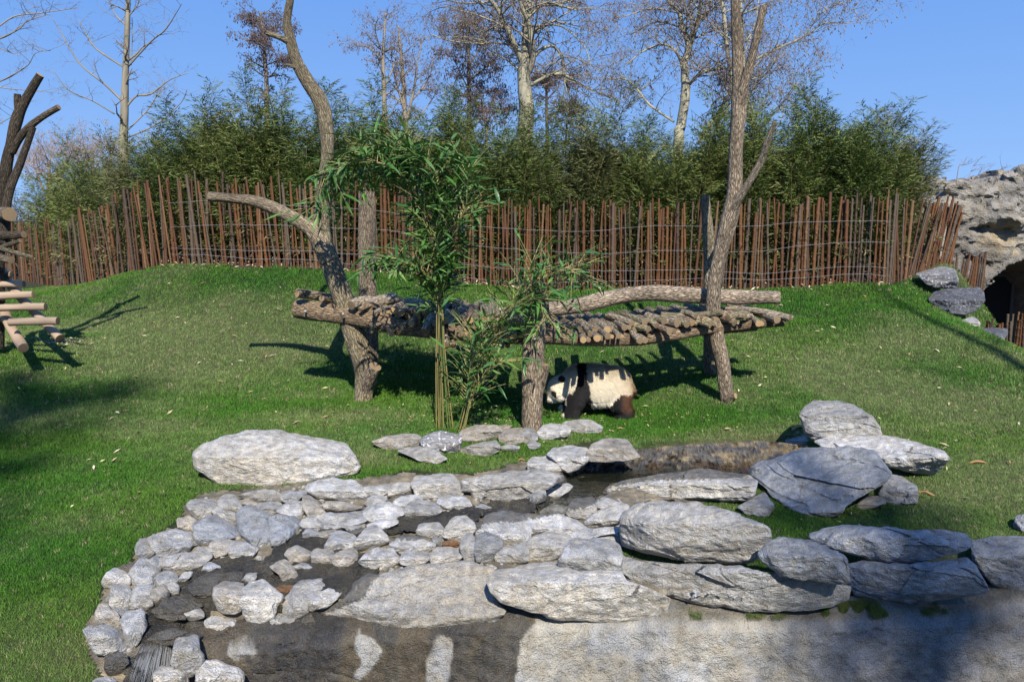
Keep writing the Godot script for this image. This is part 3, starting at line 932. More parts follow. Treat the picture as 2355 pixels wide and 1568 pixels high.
	tag(ob, label, "boulder" if called == "boulder" else ("stone slab" if called == "slab" else "stone"), group)

func build_stones() -> void:
	stone("boulder", "huge pale grey boulder alone on the lawn above the waterfall bank", "big slabs and boulders of the pond", [448, 1041, 464, 1027, 512, 1007, 560, 993, 616, 994, 696, 1002, 792, 1021, 816, 1049, 823, 1077, 816, 1089, 736, 1101, 676, 1117, 644, 1125, 600, 1121, 548, 1125, 504, 1119, 472, 1093, 452, 1077], 0.56, 0, "c")
	stone("slab", "broad pale slab with a wet left edge overhanging the dark wet wall", "big slabs and boulders of the pond", [722, 1409, 768, 1393, 808, 1373, 820, 1337, 832, 1325, 935, 1309, 1074, 1293, 1130, 1313, 1122, 1357, 1138, 1385, 1162, 1405, 1122, 1441, 1094, 1457, 1042, 1465, 962, 1461, 915, 1453, 855, 1447, 812, 1457, 768, 1461, 736, 1455, 724, 1441], 0.3, 6.32, "c")
	stone("slab", "cream slab with an orange tinge in the middle of the wall edge", "big slabs and boulders of the pond", [1122, 1341, 1138, 1317, 1202, 1301, 1274, 1293, 1322, 1317, 1422, 1315, 1442, 1333, 1538, 1373, 1534, 1405, 1522, 1419, 1442, 1429, 1362, 1427, 1282, 1421, 1242, 1409, 1162, 1389, 1130, 1365], 0.66, 6.48, "c")
	stone("slab", "long cracked slab on the wall under the big rounded boulder", "big slabs and boulders of the pond", [1430, 1277, 1428, 1313, 1482, 1357, 1538, 1369, 1602, 1385, 1655, 1392, 1720, 1403, 1851, 1405, 1912, 1394, 1949, 1376, 1952, 1346, 1772, 1320, 1698, 1309, 1589, 1300, 1482, 1289], 0.7, 6.74, "g")
	stone("boulder", "big rounded pale boulder lying on the long cracked slab", "big slabs and boulders of the pond", [1430, 1197, 1438, 1177, 1454, 1169, 1482, 1157, 1522, 1153, 1582, 1159, 1655, 1171, 1764, 1210, 1773, 1232, 1768, 1254, 1746, 1267, 1724, 1293, 1676, 1296, 1628, 1289, 1589, 1293, 1482, 1269, 1434, 1257, 1428, 1221], 0.64, 7, "c")
	stone("slab", "long low cream slab along the near edge of the pond", "big slabs and boulders of the pond", [1390, 1137, 1402, 1117, 1442, 1105, 1522, 1091, 1622, 1081, 1655, 1084, 1724, 1093, 1740, 1106, 1735, 1132, 1724, 1149, 1676, 1154, 1602, 1145, 1522, 1153, 1462, 1157, 1414, 1149], 0.55, 8.75, "c")
	stone("slab", "big smooth blue grey slab tilted on one corner by the pond", "big slabs and boulders of the pond", [1718, 1082, 1755, 1062, 1790, 1055, 1834, 1040, 1895, 1031, 1947, 1029, 2008, 1036, 2026, 1058, 2046, 1088, 2030, 1110, 1973, 1145, 1921, 1184, 1877, 1200, 1860, 1195, 1825, 1171, 1781, 1145, 1742, 1106], 0.12, 8.15, "b")
	stone("slab", "long pale slab with flaked split edge on the grass behind the tilted slab", "big slabs and boulders of the pond", [1873, 1014, 1917, 1003, 2004, 1003, 2091, 1014, 2170, 1036, 2185, 1055, 2170, 1073, 2144, 1092, 2091, 1086, 2043, 1075, 2017, 1049, 1982, 1031, 1895, 1029], 0.45, 9.2, "w")
	stone("boulder", "upright blocky grey boulder topping the right hand rock pile", "big slabs and boulders of the pond", [1842, 957, 1851, 940, 1873, 922, 1904, 924, 1938, 926, 1982, 940, 2013, 966, 2026, 1001, 1960, 1003, 1904, 1005, 1873, 1009, 1851, 992], 0.62, 10, "g")
	stone("stone", "small stone at the left foot of the blocky grey boulder", "big slabs and boulders of the pond", [1807, 1012, 1821, 990, 1851, 990, 1873, 1014, 1864, 1027, 1834, 1038, 1814, 1031], 0.5, 0, "g")
	stone("stone", "squarish grey stone propping the right corner of the tilted slab", "big slabs and boulders of the pond", [2024, 1132, 2048, 1092, 2078, 1101, 2105, 1121, 2109, 1156, 2070, 1158, 2035, 1154], 0.45, 0, "g")
	stone("stone", "small brown stone wedged under the right side of the tilted slab", "big slabs and boulders of the pond", [1973, 1162, 1995, 1145, 2026, 1145, 2039, 1158, 2004, 1167, 1982, 1173], 0.5, 0, "n")
	stone("stone", "dull grey stone on the grass left of the tilted slab's tip", "big slabs and boulders of the pond", [1696, 1167, 1733, 1149, 1755, 1136, 1781, 1162, 1764, 1189, 1720, 1180], 0.5, 0, "g")
	stone("slab", "long dark blue grey slab topping the shaded right hand stack", "big slabs and boulders of the pond", [1866, 1228, 1895, 1217, 1938, 1208, 2004, 1213, 2083, 1221, 2157, 1219, 2218, 1226, 2236, 1243, 2227, 1261, 2192, 1276, 2135, 1285, 2078, 1291, 2004, 1285, 1930, 1267, 1890, 1254, 1869, 1241], 0.66, 7.1, "b")
	stone("slab", "wedge shaped grey slab casting a shadow on the long cracked slab", "big slabs and boulders of the pond", [1746, 1272, 1764, 1250, 1794, 1237, 1851, 1245, 1917, 1267, 1945, 1280, 1952, 1337, 1938, 1344, 1869, 1333, 1807, 1324, 1772, 1302, 1751, 1289], 0.6, 6.45, "b")
	stone("slab", "smooth broad grey block under the topmost shaded slab", "big slabs and boulders of the pond", [1954, 1298, 1982, 1291, 2070, 1300, 2157, 1293, 2218, 1283, 2240, 1302, 2271, 1363, 2201, 1376, 2113, 1387, 2070, 1383, 2004, 1376, 1973, 1372, 1960, 1342], 0.8, 6.85, "b")
	stone("boulder", "big shaded boulder cut by the right edge of the picture", "big slabs and boulders of the pond", [2236, 1245, 2257, 1239, 2354, 1239, 2419, 1245, 2441, 1320, 2419, 1376, 2354, 1366, 2332, 1361, 2288, 1342, 2244, 1298], 0.7, 6.95, "b")
	stone("boulder", "dark boulder on the shady grass at the far right edge", "big slabs and boulders of the pond", [2334, 1206, 2340, 1189, 2358, 1184, 2384, 1189, 2384, 1224, 2340, 1217], 0.6, 0, "b")
	stone("stone", "round two tone boulder at the grass edge, half pale and half rough", "stones of the waterfall bank", [235, 1339, 245, 1319, 265, 1310, 283, 1315, 294, 1328, 297, 1345, 288, 1356, 257, 1351, 242, 1349], 0.6, 0, "c")
	stone("stone", "split block with a flat lit left face below the round two tone boulder", "stones of the waterfall bank", [255, 1352, 286, 1346, 296, 1362, 300, 1376, 291, 1401, 271, 1402, 252, 1403, 257, 1376], 0.5, 0, "c")
	stone("stone", "brownish knobbly stone on the grass edge above the lowest big boulder", "stones of the waterfall bank", [224, 1408, 228, 1392, 245, 1391, 260, 1408, 268, 1425, 281, 1439, 277, 1449, 251, 1445, 224, 1432], 0.5, 0, "n")
	stone("stone", "large rounded grey boulder at the lower left end of the bank", "stones of the waterfall bank", [195, 1452, 205, 1439, 234, 1439, 274, 1448, 286, 1462, 287, 1485, 271, 1498, 240, 1504, 217, 1501, 208, 1482], 0.6, 0, "g")
	stone("stone", "tall smooth grey stone leaning over the lower wet channel", "stones of the waterfall bank", [274, 1428, 300, 1408, 320, 1406, 331, 1416, 330, 1442, 323, 1465, 306, 1488, 290, 1497, 288, 1457], 0.45, 0, "g")
	stone("stone", "dark wet lump of stone left of the small waterfall", "stones of the waterfall bank", [241, 1512, 257, 1504, 286, 1505, 290, 1525, 274, 1545, 248, 1548, 242, 1531], 0.6, 0, "d")
	stone("stone", "small dark stone wedged above the tall smooth leaning stone", "stones of the waterfall bank", [254, 1405, 271, 1402, 294, 1409, 291, 1416, 274, 1426, 260, 1419], 0.5, 0, "g")
	stone("stone", "big flat triangular grey stone right of the round two tone boulder", "stones of the waterfall bank", [293, 1320, 308, 1302, 320, 1285, 337, 1290, 351, 1307, 366, 1336, 364, 1348, 337, 1356, 314, 1356, 303, 1336], 0.25, 0, "g")
	stone("stone", "slanting stone with a dark lower edge under the flat triangular stone", "stones of the waterfall bank", [296, 1396, 303, 1368, 320, 1350, 346, 1348, 350, 1356, 337, 1379, 314, 1395], 0.4, 0, "g")
	stone("stone", "rounded half wet stone beside the middle wet slab", "stones of the waterfall bank", [344, 1376, 351, 1356, 374, 1349, 384, 1362, 383, 1376, 363, 1388, 349, 1392], 0.5, 0, "n")
	stone("stone", "dull brown stone between slanting stone and wet channel", "stones of the waterfall bank", [323, 1393, 331, 1376, 343, 1373, 349, 1391, 343, 1405, 320, 1405], 0.5, 0, "n")
	stone("stone", "small pale stone at the upper lip of the middle wet slab", "stones of the waterfall bank", [380, 1353, 394, 1340, 407, 1348, 406, 1362, 392, 1371, 386, 1365], 0.5, 0, "c")
	stone("stone", "small white stone with a wet right side at the upper pool", "stones of the waterfall bank", [410, 1333, 426, 1319, 442, 1316, 439, 1326, 420, 1338], 0.4, 0, "w")
	stone("stone", "small squarish stone at the outer bend of the grass edge", "stones of the waterfall bank", [313, 1262, 323, 1244, 337, 1241, 349, 1256, 357, 1273, 334, 1290, 317, 1279], 0.4, 0, "g")
	stone("stone", "wide yellowish grey slab along the outer bend of the grass edge", "stones of the waterfall bank", [341, 1239, 360, 1230, 406, 1221, 432, 1226, 455, 1252, 435, 1256, 432, 1270, 409, 1279, 366, 1279, 351, 1259], 0.35, 0, "g")
	stone("stone", "narrow shaded stone at the left end of the pale flat ledge", "stones of the waterfall bank", [340, 1290, 360, 1282, 364, 1302, 360, 1323, 351, 1305], 0.5, 0, "g")
	stone("stone", "pale flat ledge stone running above the upper wet pool", "stones of the waterfall bank", [366, 1282, 394, 1279, 435, 1274, 452, 1259, 480, 1267, 480, 1287, 435, 1316, 372, 1319, 364, 1302], 0.3, 0, "c")
	stone("stone", "grey stone under the left half of the pale flat ledge", "stones of the waterfall bank", [360, 1325, 377, 1319, 406, 1323, 406, 1339, 374, 1350, 366, 1339], 0.5, 0, "g")
	stone("stone", "small beige grey stone standing out from the soil edge of the lawn", "stones of the waterfall bank", [407, 1191, 435, 1190, 452, 1198, 443, 1213, 435, 1224, 412, 1219], 0.45, 0, "n")
	stone("stone", "chunky angular stone first in the upper row beside the lawn", "stones of the waterfall bank", [432, 1161, 443, 1153, 486, 1148, 499, 1153, 498, 1164, 478, 1187, 449, 1194, 443, 1184], 0.5, 0, "g")
	stone("stone", "rounded grey stone just below the left tip of the huge boulder", "stones of the waterfall bank", [502, 1153, 512, 1140, 532, 1141, 549, 1153, 554, 1173, 541, 1186, 521, 1173, 503, 1164], 0.4, 0, "g")
	stone("stone", "large smooth blue grey flagstone with thin pale cracks", "stones of the waterfall bank", [443, 1210, 458, 1196, 492, 1187, 521, 1201, 549, 1221, 552, 1233, 518, 1239, 475, 1256, 458, 1252, 446, 1233], 0.2, 0, "b")
	stone("stone", "half buried stone between the blue flagstone and the rounded grey stone", "stones of the waterfall bank", [486, 1173, 509, 1166, 538, 1181, 546, 1204, 521, 1200, 495, 1186], 0.3, 0, "g")
	stone("stone", "pointed blue grey flagstone with a whitened lower tip", "stones of the waterfall bank", [544, 1190, 552, 1170, 578, 1164, 618, 1187, 624, 1213, 618, 1241, 587, 1259, 569, 1241, 552, 1224], 0.2, 0, "b")
	stone("stone", "olive grey stone under the blue flagstone", "stones of the waterfall bank", [476, 1273, 486, 1250, 521, 1241, 535, 1247, 518, 1270, 495, 1282], 0.35, 0, "n")
	stone("stone", "white stone with wet foot above the upper pool", "stones of the waterfall bank", [525, 1267, 538, 1246, 561, 1247, 591, 1262, 578, 1279, 555, 1287, 532, 1279], 0.4, 0, "w")
	stone("stone", "blocky tan boulder, leftmost of the three in mid stream", "stones of the waterfall bank", [489, 1371, 495, 1353, 515, 1342, 558, 1342, 561, 1356, 552, 1376, 555, 1402, 521, 1411, 506, 1401, 495, 1382], 0.6, 0, "n")
	stone("stone", "craggy whitish boulder, middle one of the three in mid stream", "stones of the waterfall bank", [558, 1356, 575, 1342, 601, 1339, 615, 1345, 624, 1356, 647, 1368, 635, 1393, 624, 1422, 598, 1434, 578, 1434, 561, 1416, 552, 1393], 0.65, 0, "w")
	stone("stone", "flat pale sill under the craggy whitish boulder", "stones of the waterfall bank", [561, 1436, 578, 1432, 624, 1432, 627, 1442, 601, 1445, 567, 1445], 0.5, 0, "c")
	stone("stone", "oblong cream stone on top of the wall's left end", "stones of the waterfall bank", [473, 1428, 492, 1418, 521, 1424, 558, 1425, 555, 1439, 521, 1451, 480, 1459, 476, 1448], 0.5, 0, "w")
	stone("stone", "small stone with a dry white corner on the lower wet ledge", "stones of the waterfall bank", [423, 1406, 440, 1401, 459, 1401, 466, 1408, 463, 1419, 435, 1425, 426, 1418], 0.5, 0, "c")
	stone("stone", "thin brown wet ledge with water dripping over its edge", "stones of the waterfall bank", [356, 1411, 420, 1408, 426, 1425, 394, 1424, 363, 1422], 0.4, 0, "d")
	stone("stone", "dark wet stone in the gap beneath the dripping ledge", "stones of the waterfall bank", [426, 1442, 440, 1428, 466, 1424, 469, 1434, 452, 1448, 429, 1451], 0.5, 0, "d")
	stone("stone", "upright pointed boulder standing right of the small waterfall", "stones of the waterfall bank", [396, 1522, 406, 1471, 452, 1464, 455, 1485, 466, 1520, 443, 1548, 429, 1554, 406, 1540], 0.7, 5.92, "g")
	stone("stone", "white stone at the foot of the small waterfall", "stones of the waterfall bank", [360, 1548, 372, 1533, 400, 1540, 429, 1560, 435, 1588, 360, 1588], 0.6, 5.8, "w")
	stone("stone", "pale flat topped stone at the foot of the wall, bottom edge", "stones of the waterfall bank", [452, 1548, 466, 1522, 495, 1520, 521, 1534, 544, 1535, 555, 1548, 555, 1565, 535, 1588, 452, 1588], 0.4, 5.86, "w")
	stone("stone", "stone cut by the bottom edge left of the waterfall", "stones of the waterfall bank", [214, 1568, 228, 1560, 257, 1561, 265, 1577, 263, 1594, 214, 1594], 0.5, 0, "g")
	stone("stone", "half wet stone with a pale back behind the tan boulder", "stones of the waterfall bank", [552, 1339, 567, 1323, 587, 1319, 585, 1330, 569, 1342], 0.5, 0, "g")
	stone("stone", "half wet stone at the back rim of the upper pool", "stones of the waterfall bank", [469, 1302, 480, 1297, 503, 1302, 501, 1313, 475, 1316, 463, 1316], 0.5, 0, "g")
	stone("stone", "large flat wet slab forming the upper pool step", "stones of the waterfall bank", [435, 1348, 469, 1325, 558, 1316, 552, 1342, 498, 1356, 486, 1376, 463, 1385], 0.25, 0, "d")
	stone("stone", "large flat wet slab forming the lower pool step", "stones of the waterfall bank", [349, 1405, 383, 1382, 435, 1368, 466, 1393, 420, 1408, 360, 1411], 0.25, 0, "d")
	stone("stone", "wet slab at the lip of the small waterfall", "stones of the waterfall bank", [337, 1471, 360, 1454, 406, 1448, 463, 1459, 449, 1474, 377, 1481], 0.3, 0, "d")
	stone("stone", "dark grey oblong stone in the shadow line of the huge boulder", "stones of the waterfall bank", [548, 1140, 559, 1135, 602, 1127, 626, 1129, 646, 1140, 640, 1149, 620, 1154, 593, 1153, 559, 1147], 0.6, 0, "g")
	stone("stone", "thin tan sliver of stone beneath the dark oblong stone", "stones of the waterfall bank", [548, 1153, 566, 1151, 590, 1156, 584, 1165, 566, 1164], 0.5, 0, "n")
	stone("stone", "bowl shaped grey stone beneath the dark oblong stone", "stones of the waterfall bank", [590, 1163, 599, 1156, 638, 1156, 644, 1160, 642, 1172, 622, 1183, 602, 1176], 0.5, 0, "g")
	stone("stone", "lumpy grey stone under the right part of the huge boulder", "stones of the waterfall bank", [646, 1142, 653, 1133, 687, 1130, 705, 1127, 703, 1136, 678, 1153, 660, 1154, 649, 1149], 0.5, 0, "g")
	stone("stone", "pale pentagonal stone left of the grey triangle stone", "stones of the waterfall bank", [637, 1176, 647, 1165, 674, 1156, 697, 1154, 697, 1176, 690, 1195, 672, 1192, 656, 1185], 0.3, 0, "w")
	stone("stone", "grey flagstone whose lower right side is cut by the wet gully", "stones of the waterfall bank", [622, 1188, 642, 1185, 662, 1188, 687, 1197, 685, 1221, 665, 1230, 644, 1254, 622, 1254], 0.2, 0, "b")
	stone("stone", "long whitish stone overhanging a dark gap right of the huge boulder", "stones of the waterfall bank", [700, 1124, 712, 1113, 750, 1102, 807, 1106, 829, 1120, 843, 1138, 841, 1153, 811, 1156, 777, 1151, 732, 1145, 708, 1133], 0.5, 0, "w")
	stone("stone", "grey green triangular stone under the overhanging whitish stone", "stones of the waterfall bank", [699, 1145, 710, 1142, 751, 1183, 708, 1190, 700, 1165], 0.3, 0, "n")
	stone("stone", "thin long stone filling the gap under the overhanging whitish stone", "stones of the waterfall bank", [744, 1163, 751, 1153, 777, 1155, 834, 1165, 829, 1169, 795, 1176, 750, 1180], 0.6, 0, "n")
	stone("stone", "wide pale layered slab above the wet gully", "stones of the waterfall bank", [688, 1206, 701, 1192, 732, 1185, 784, 1181, 838, 1174, 845, 1197, 822, 1206, 773, 1215, 732, 1221, 699, 1217], 0.3, 0, "w")
	stone("stone", "flat flaky stone at the grass right of the overhanging whitish stone", "stones of the waterfall bank", [828, 1122, 845, 1120, 890, 1114, 894, 1120, 888, 1133, 865, 1140, 845, 1138], 0.5, 0, "w")
	stone("stone", "small yellowish stone below the flat flaky stone", "stones of the waterfall bank", [837, 1158, 852, 1147, 876, 1142, 890, 1149, 876, 1158, 856, 1165], 0.5, 0, "c")
	stone("stone", "rounded cream stone left of the big square cream stone", "stones of the waterfall bank", [894, 1127, 912, 1115, 942, 1111, 946, 1122, 946, 1133, 919, 1142, 894, 1142], 0.5, 0, "c")
	stone("stone", "domed whitish stone right of the wide layered slab", "stones of the waterfall bank", [838, 1176, 856, 1163, 890, 1156, 921, 1169, 927, 1183, 901, 1194, 849, 1203], 0.35, 0, "w")
	stone("stone", "pale stone below the rounded cream stone", "stones of the waterfall bank", [903, 1154, 926, 1142, 957, 1140, 971, 1156, 957, 1165, 926, 1179], 0.4, 0, "w")
	stone("stone", "pale low stone at the left end of the water channel", "stones of the waterfall bank", [845, 1208, 867, 1197, 912, 1194, 912, 1203, 881, 1217, 856, 1221], 0.4, 0, "w")
	stone("stone", "small grey stone between wide layered slab and wet gully", "stones of the waterfall bank", [696, 1226, 708, 1219, 728, 1221, 735, 1233, 717, 1238, 699, 1235], 0.5, 0, "g")
	stone("stone", "small brownish stone at the top of the wet gully", "stones of the waterfall bank", [737, 1224, 768, 1218, 768, 1228, 746, 1237, 737, 1235], 0.5, 0, "n")
	stone("stone", "grey domed boulder on the right side of the wet gully", "stones of the waterfall bank", [745, 1255, 757, 1237, 782, 1224, 807, 1228, 816, 1239, 807, 1255, 798, 1266, 768, 1269, 748, 1262], 0.45, 0, "g")
	stone("stone", "cream stone with a brown wet hollow behind the grey domed boulder", "stones of the waterfall bank", [777, 1210, 800, 1201, 840, 1206, 834, 1221, 822, 1233, 809, 1230, 800, 1217], 0.4, 0, "c")
	stone("stone", "peaked cream boulder with an orange patch near the channel", "stones of the waterfall bank", [813, 1255, 825, 1235, 845, 1217, 863, 1215, 885, 1230, 894, 1246, 867, 1257, 849, 1266, 822, 1265], 0.5, 0, "c")
	stone("stone", "grey olive stone left in the row of three below the domed boulder", "stones of the waterfall bank", [655, 1275, 665, 1264, 685, 1260, 710, 1269, 718, 1280, 705, 1291, 669, 1296], 0.5, 0, "n")
	stone("stone", "thin flat stone under the grey olive stone", "stones of the waterfall bank", [674, 1302, 717, 1298, 720, 1307, 701, 1310, 678, 1308], 0.5, 0, "g")
	stone("stone", "square tan stone in the middle of the row of three", "stones of the waterfall bank", [719, 1273, 732, 1264, 762, 1269, 764, 1296, 746, 1301, 721, 1300], 0.6, 0, "n")
	stone("stone", "brown based stone at the right end of the row of three", "stones of the waterfall bank", [765, 1280, 782, 1269, 811, 1264, 822, 1278, 827, 1291, 795, 1300, 773, 1302, 765, 1296], 0.6, 0, "n")
	stone("stone", "bulging bluish white stone behind the broad wet edged slab", "stones of the waterfall bank", [827, 1293, 840, 1275, 867, 1264, 903, 1264, 915, 1287, 910, 1298, 881, 1310, 845, 1305], 0.5, 0, "w")
	stone("stone", "oblong flat white stone right of the peaked cream boulder", "stones of the waterfall bank", [896, 1253, 919, 1235, 969, 1239, 996, 1251, 998, 1262, 971, 1271, 926, 1272, 908, 1264], 0.45, 0, "w")
	stone("stone", "white stone directly under the oblong flat white stone", "stones of the waterfall bank", [917, 1289, 930, 1275, 975, 1272, 989, 1275, 978, 1293, 948, 1300, 926, 1298], 0.5, 0, "w")
	stone("stone", "tan half wet boulder in the pool behind the three boulders", "stones of the waterfall bank", [622, 1305, 640, 1292, 658, 1291, 674, 1311, 683, 1325, 656, 1342, 642, 1318], 0.45, 0, "n")
	stone("stone", "wet brown pebble stone left of the tan half wet boulder", "stones of the waterfall bank", [599, 1316, 624, 1307, 622, 1320, 604, 1325], 0.5, 0, "d")
	stone("stone", "broad sloping boulder, rightmost of the three in mid stream", "stones of the waterfall bank", [638, 1393, 692, 1341, 736, 1333, 762, 1349, 732, 1373, 708, 1393, 708, 1409, 680, 1423, 640, 1407], 0.4, 0, "g")
	stone("stone", "narrow white stone leaning on the broad sloping boulder", "stones of the waterfall bank", [710, 1393, 732, 1365, 768, 1349, 784, 1361, 768, 1381, 728, 1401, 714, 1407], 0.4, 0, "w")
	stone("stone", "whitish grey stone on the wall beneath the broad sloping boulder", "stones of the waterfall bank", [626, 1425, 640, 1413, 676, 1417, 692, 1437, 676, 1453, 648, 1453, 628, 1441], 0.6, 0, "g")
	stone("stone", "wet grey stone tucked against the left end of the broad slab", "stones of the waterfall bank", [692, 1433, 712, 1413, 722, 1441, 700, 1451], 0.6, 0, "d")
	stone("stone", "orange brown wet stone in the pool behind the three boulders", "stones of the waterfall bank", [632, 1353, 652, 1348, 680, 1349, 672, 1367, 640, 1367], 0.5, 0, "o")
	stone("stone", "big square cream stone with a dark gap underneath", "stones of the middle bank", [945, 1113, 957, 1095, 1029, 1092, 1043, 1100, 1063, 1127, 1063, 1138, 1047, 1145, 1005, 1144, 960, 1146, 951, 1129], 0.6, 0, "c")
	stone("stone", "long layered slab with pinkish bands at the left of the pond", "stones of the middle bank", [1060, 1109, 1068, 1101, 1144, 1090, 1185, 1085, 1241, 1079, 1288, 1095, 1290, 1106, 1257, 1124, 1212, 1140, 1176, 1149, 1135, 1156, 1088, 1154, 1086, 1133, 1061, 1131], 0.6, 0, "c")
	stone("stone", "pale smooth stone at the channel below the big square stone", "stones of the middle bank", [942, 1156, 969, 1152, 1005, 1161, 1018, 1174, 998, 1185, 955, 1195, 928, 1192, 926, 1179], 0.4, 0, "w")
	stone("stone", "white hooded stone overhanging the water channel", "stones of the middle bank", [1006, 1156, 1014, 1145, 1063, 1144, 1077, 1152, 1090, 1170, 1077, 1174, 1043, 1174, 1020, 1167], 0.45, 0, "w")
	stone("stone", "little flat stone in the water under the long layered slab", "stones of the middle bank", [1094, 1161, 1108, 1159, 1129, 1168, 1099, 1172], 0.5, 0, "g")
	stone("stone", "flat white stone lying in the pond water", "stones of the middle bank", [1251, 1129, 1302, 1112, 1314, 1120, 1306, 1129, 1277, 1144, 1261, 1138], 0.2, 0, "w")
	stone("stone", "grey stone holding the right end of the long layered slab", "stones of the middle bank", [1212, 1142, 1252, 1127, 1251, 1152, 1223, 1159], 0.6, 0, "g")
	stone("stone", "low pale stone left of the whitened pond edge boulder", "stones of the middle bank", [1215, 1059, 1225, 1051, 1261, 1050, 1284, 1064, 1293, 1079, 1279, 1088, 1243, 1078, 1216, 1081], 0.5, 9.55, "w")
	stone("stone", "whitened blocky boulder at the back corner of the pond", "stones of the middle bank", [1260, 1046, 1275, 1032, 1302, 1028, 1347, 1030, 1353, 1039, 1349, 1061, 1324, 1079, 1311, 1084, 1293, 1078, 1279, 1061], 0.6, 9.55, "w")
	stone("stone", "small white stone under the left tip of the long low slab", "stones of the middle bank", [1367, 1156, 1385, 1145, 1424, 1156, 1406, 1165, 1390, 1168, 1374, 1166], 0.4, 0, "w")
	stone("stone", "cubic cream stone with a brown wet top at the pond outlet", "stones of the middle bank", [1306, 1170, 1320, 1149, 1363, 1147, 1371, 1170, 1369, 1179, 1347, 1193, 1329, 1193, 1304, 1185], 0.55, 0, "c")
	stone("stone", "thin grey chip between two stones at the pond outlet", "stones of the middle bank", [1288, 1183, 1295, 1166, 1304, 1171, 1302, 1185], 0.5, 0, "g")
	stone("stone", "low rounded stone left of the cubic cream stone", "stones of the middle bank", [1237, 1183, 1257, 1165, 1284, 1163, 1291, 1172, 1286, 1185, 1257, 1186], 0.5, 0, "c")
	stone("stone", "slanting cream slab right of the cubic cream stone", "stones of the middle bank", [1344, 1203, 1360, 1185, 1387, 1172, 1426, 1156, 1445, 1167, 1430, 1188, 1426, 1201, 1392, 1210, 1356, 1217], 0.35, 0, "c")
	stone("stone", "white ledge stone left of the big rounded boulder", "stones of the middle bank", [1311, 1233, 1324, 1224, 1419, 1210, 1419, 1226, 1369, 1233, 1349, 1243, 1320, 1252, 1311, 1246], 0.4, 0, "w")
	stone("stone", "small grey stone lying on the white ledge stone", "stones of the middle bank", [1371, 1233, 1383, 1229, 1415, 1235, 1418, 1246, 1392, 1243, 1372, 1239], 0.5, 0, "g")
	stone("stone", "cream cube shaped stone on the near bank of the channel", "stones of the middle bank", [958, 1221, 964, 1207, 1005, 1204, 1016, 1212, 1015, 1226, 991, 1236, 971, 1239, 962, 1233], 0.6, 0, "c")
	stone("stone", "domed cream boulder on the near bank of the channel", "stones of the middle bank", [1020, 1233, 1029, 1208, 1047, 1192, 1068, 1190, 1086, 1203, 1095, 1217, 1081, 1233, 1063, 1243, 1036, 1238], 0.55, 0, "c")
	stone("stone", "thin stone leaning on the left of the domed cream boulder", "stones of the middle bank", [1011, 1235, 1020, 1217, 1027, 1217, 1023, 1235], 0.5, 0, "g")
	stone("stone", "tiny grey stone below the cream cube shaped stone", "stones of the middle bank", [996, 1240, 1002, 1238, 1014, 1238, 1015, 1248, 1006, 1254, 998, 1248], 0.5, 0, "g")
	stone("stone", "brown stone in the hollow under the domed cream boulder", "stones of the middle bank", [1020, 1248, 1036, 1244, 1056, 1246, 1056, 1257, 1041, 1260, 1025, 1255], 0.5, 0, "o")
	stone("stone", "white half moon stone below the brown stone", "stones of the middle bank", [987, 1287, 1002, 1264, 1027, 1260, 1054, 1264, 1063, 1274, 1045, 1291, 1018, 1296, 996, 1297], 0.5, 0, "w")
	stone("stone", "narrow upright stone right of the white half moon stone", "stones of the middle bank", [1058, 1248, 1070, 1233, 1086, 1228, 1090, 1242, 1091, 1269, 1088, 1292, 1072, 1291, 1063, 1269], 0.5, 0, "g")
	stone("stone", "crumpled bluish white stone standing behind the slab joint", "stones of the middle bank", [1092, 1264, 1097, 1237, 1113, 1227, 1133, 1230, 1153, 1244, 1149, 1266, 1138, 1284, 1122, 1295, 1097, 1292], 0.5, 0, "b")
	stone("stone", "small pale stone above the crumpled bluish stone", "stones of the middle bank", [1090, 1224, 1097, 1206, 1115, 1206, 1126, 1221, 1104, 1230], 0.5, 0, "w")
	stone("stone", "large flat pale stone in the middle of the near channel bank", "stones of the middle bank", [1112, 1203, 1117, 1188, 1144, 1181, 1167, 1180, 1219, 1185, 1223, 1210, 1219, 1233, 1212, 1251, 1176, 1255, 1149, 1242, 1133, 1228], 0.35, 0, "w")
	stone("stone", "wide creamy stone below the cubic cream stone", "stones of the middle bank", [1221, 1206, 1234, 1185, 1279, 1185, 1324, 1197, 1354, 1217, 1324, 1226, 1311, 1233, 1279, 1226, 1257, 1221, 1223, 1230], 0.35, 0, "w")
	stone("stone", "smooth grey stone under the large flat pale stone", "stones of the middle bank", [1140, 1284, 1151, 1264, 1180, 1255, 1212, 1251, 1212, 1269, 1210, 1290, 1167, 1295, 1144, 1293], 0.5, 0, "g")
	stone("stone", "rounded cream stone behind the cream slab", "stones of the middle bank", [1212, 1260, 1225, 1235, 1257, 1226, 1302, 1233, 1311, 1246, 1306, 1260, 1288, 1280, 1248, 1290, 1216, 1288], 0.5, 0, "c")
	stone("boulder", "dark grey angular boulder sitting on the cream slab", "stones of the middle bank", [1282, 1289, 1295, 1275, 1311, 1246, 1347, 1242, 1410, 1244, 1419, 1255, 1427, 1284, 1426, 1307, 1403, 1318, 1369, 1320, 1347, 1317, 1322, 1324, 1300, 1315, 1288, 1305], 0.5, 6.75, "g")
	stone("boulder", "pinkish grey dome shaped boulder at the back edge of the pond", "stones of the middle bank", [1352, 1041, 1362, 1021, 1398, 1009, 1438, 1011, 1458, 1033, 1472, 1051, 1442, 1059, 1358, 1059], 0.55, 9.6, "n")
	stone("stone", "olive flat stone at the left end of the ring round the bamboo", "rocks round the bamboo", [855, 1015, 891, 1004, 955, 998, 965, 1007, 959, 1023, 935, 1033, 895, 1033, 867, 1025], 0.55, 0, "n")
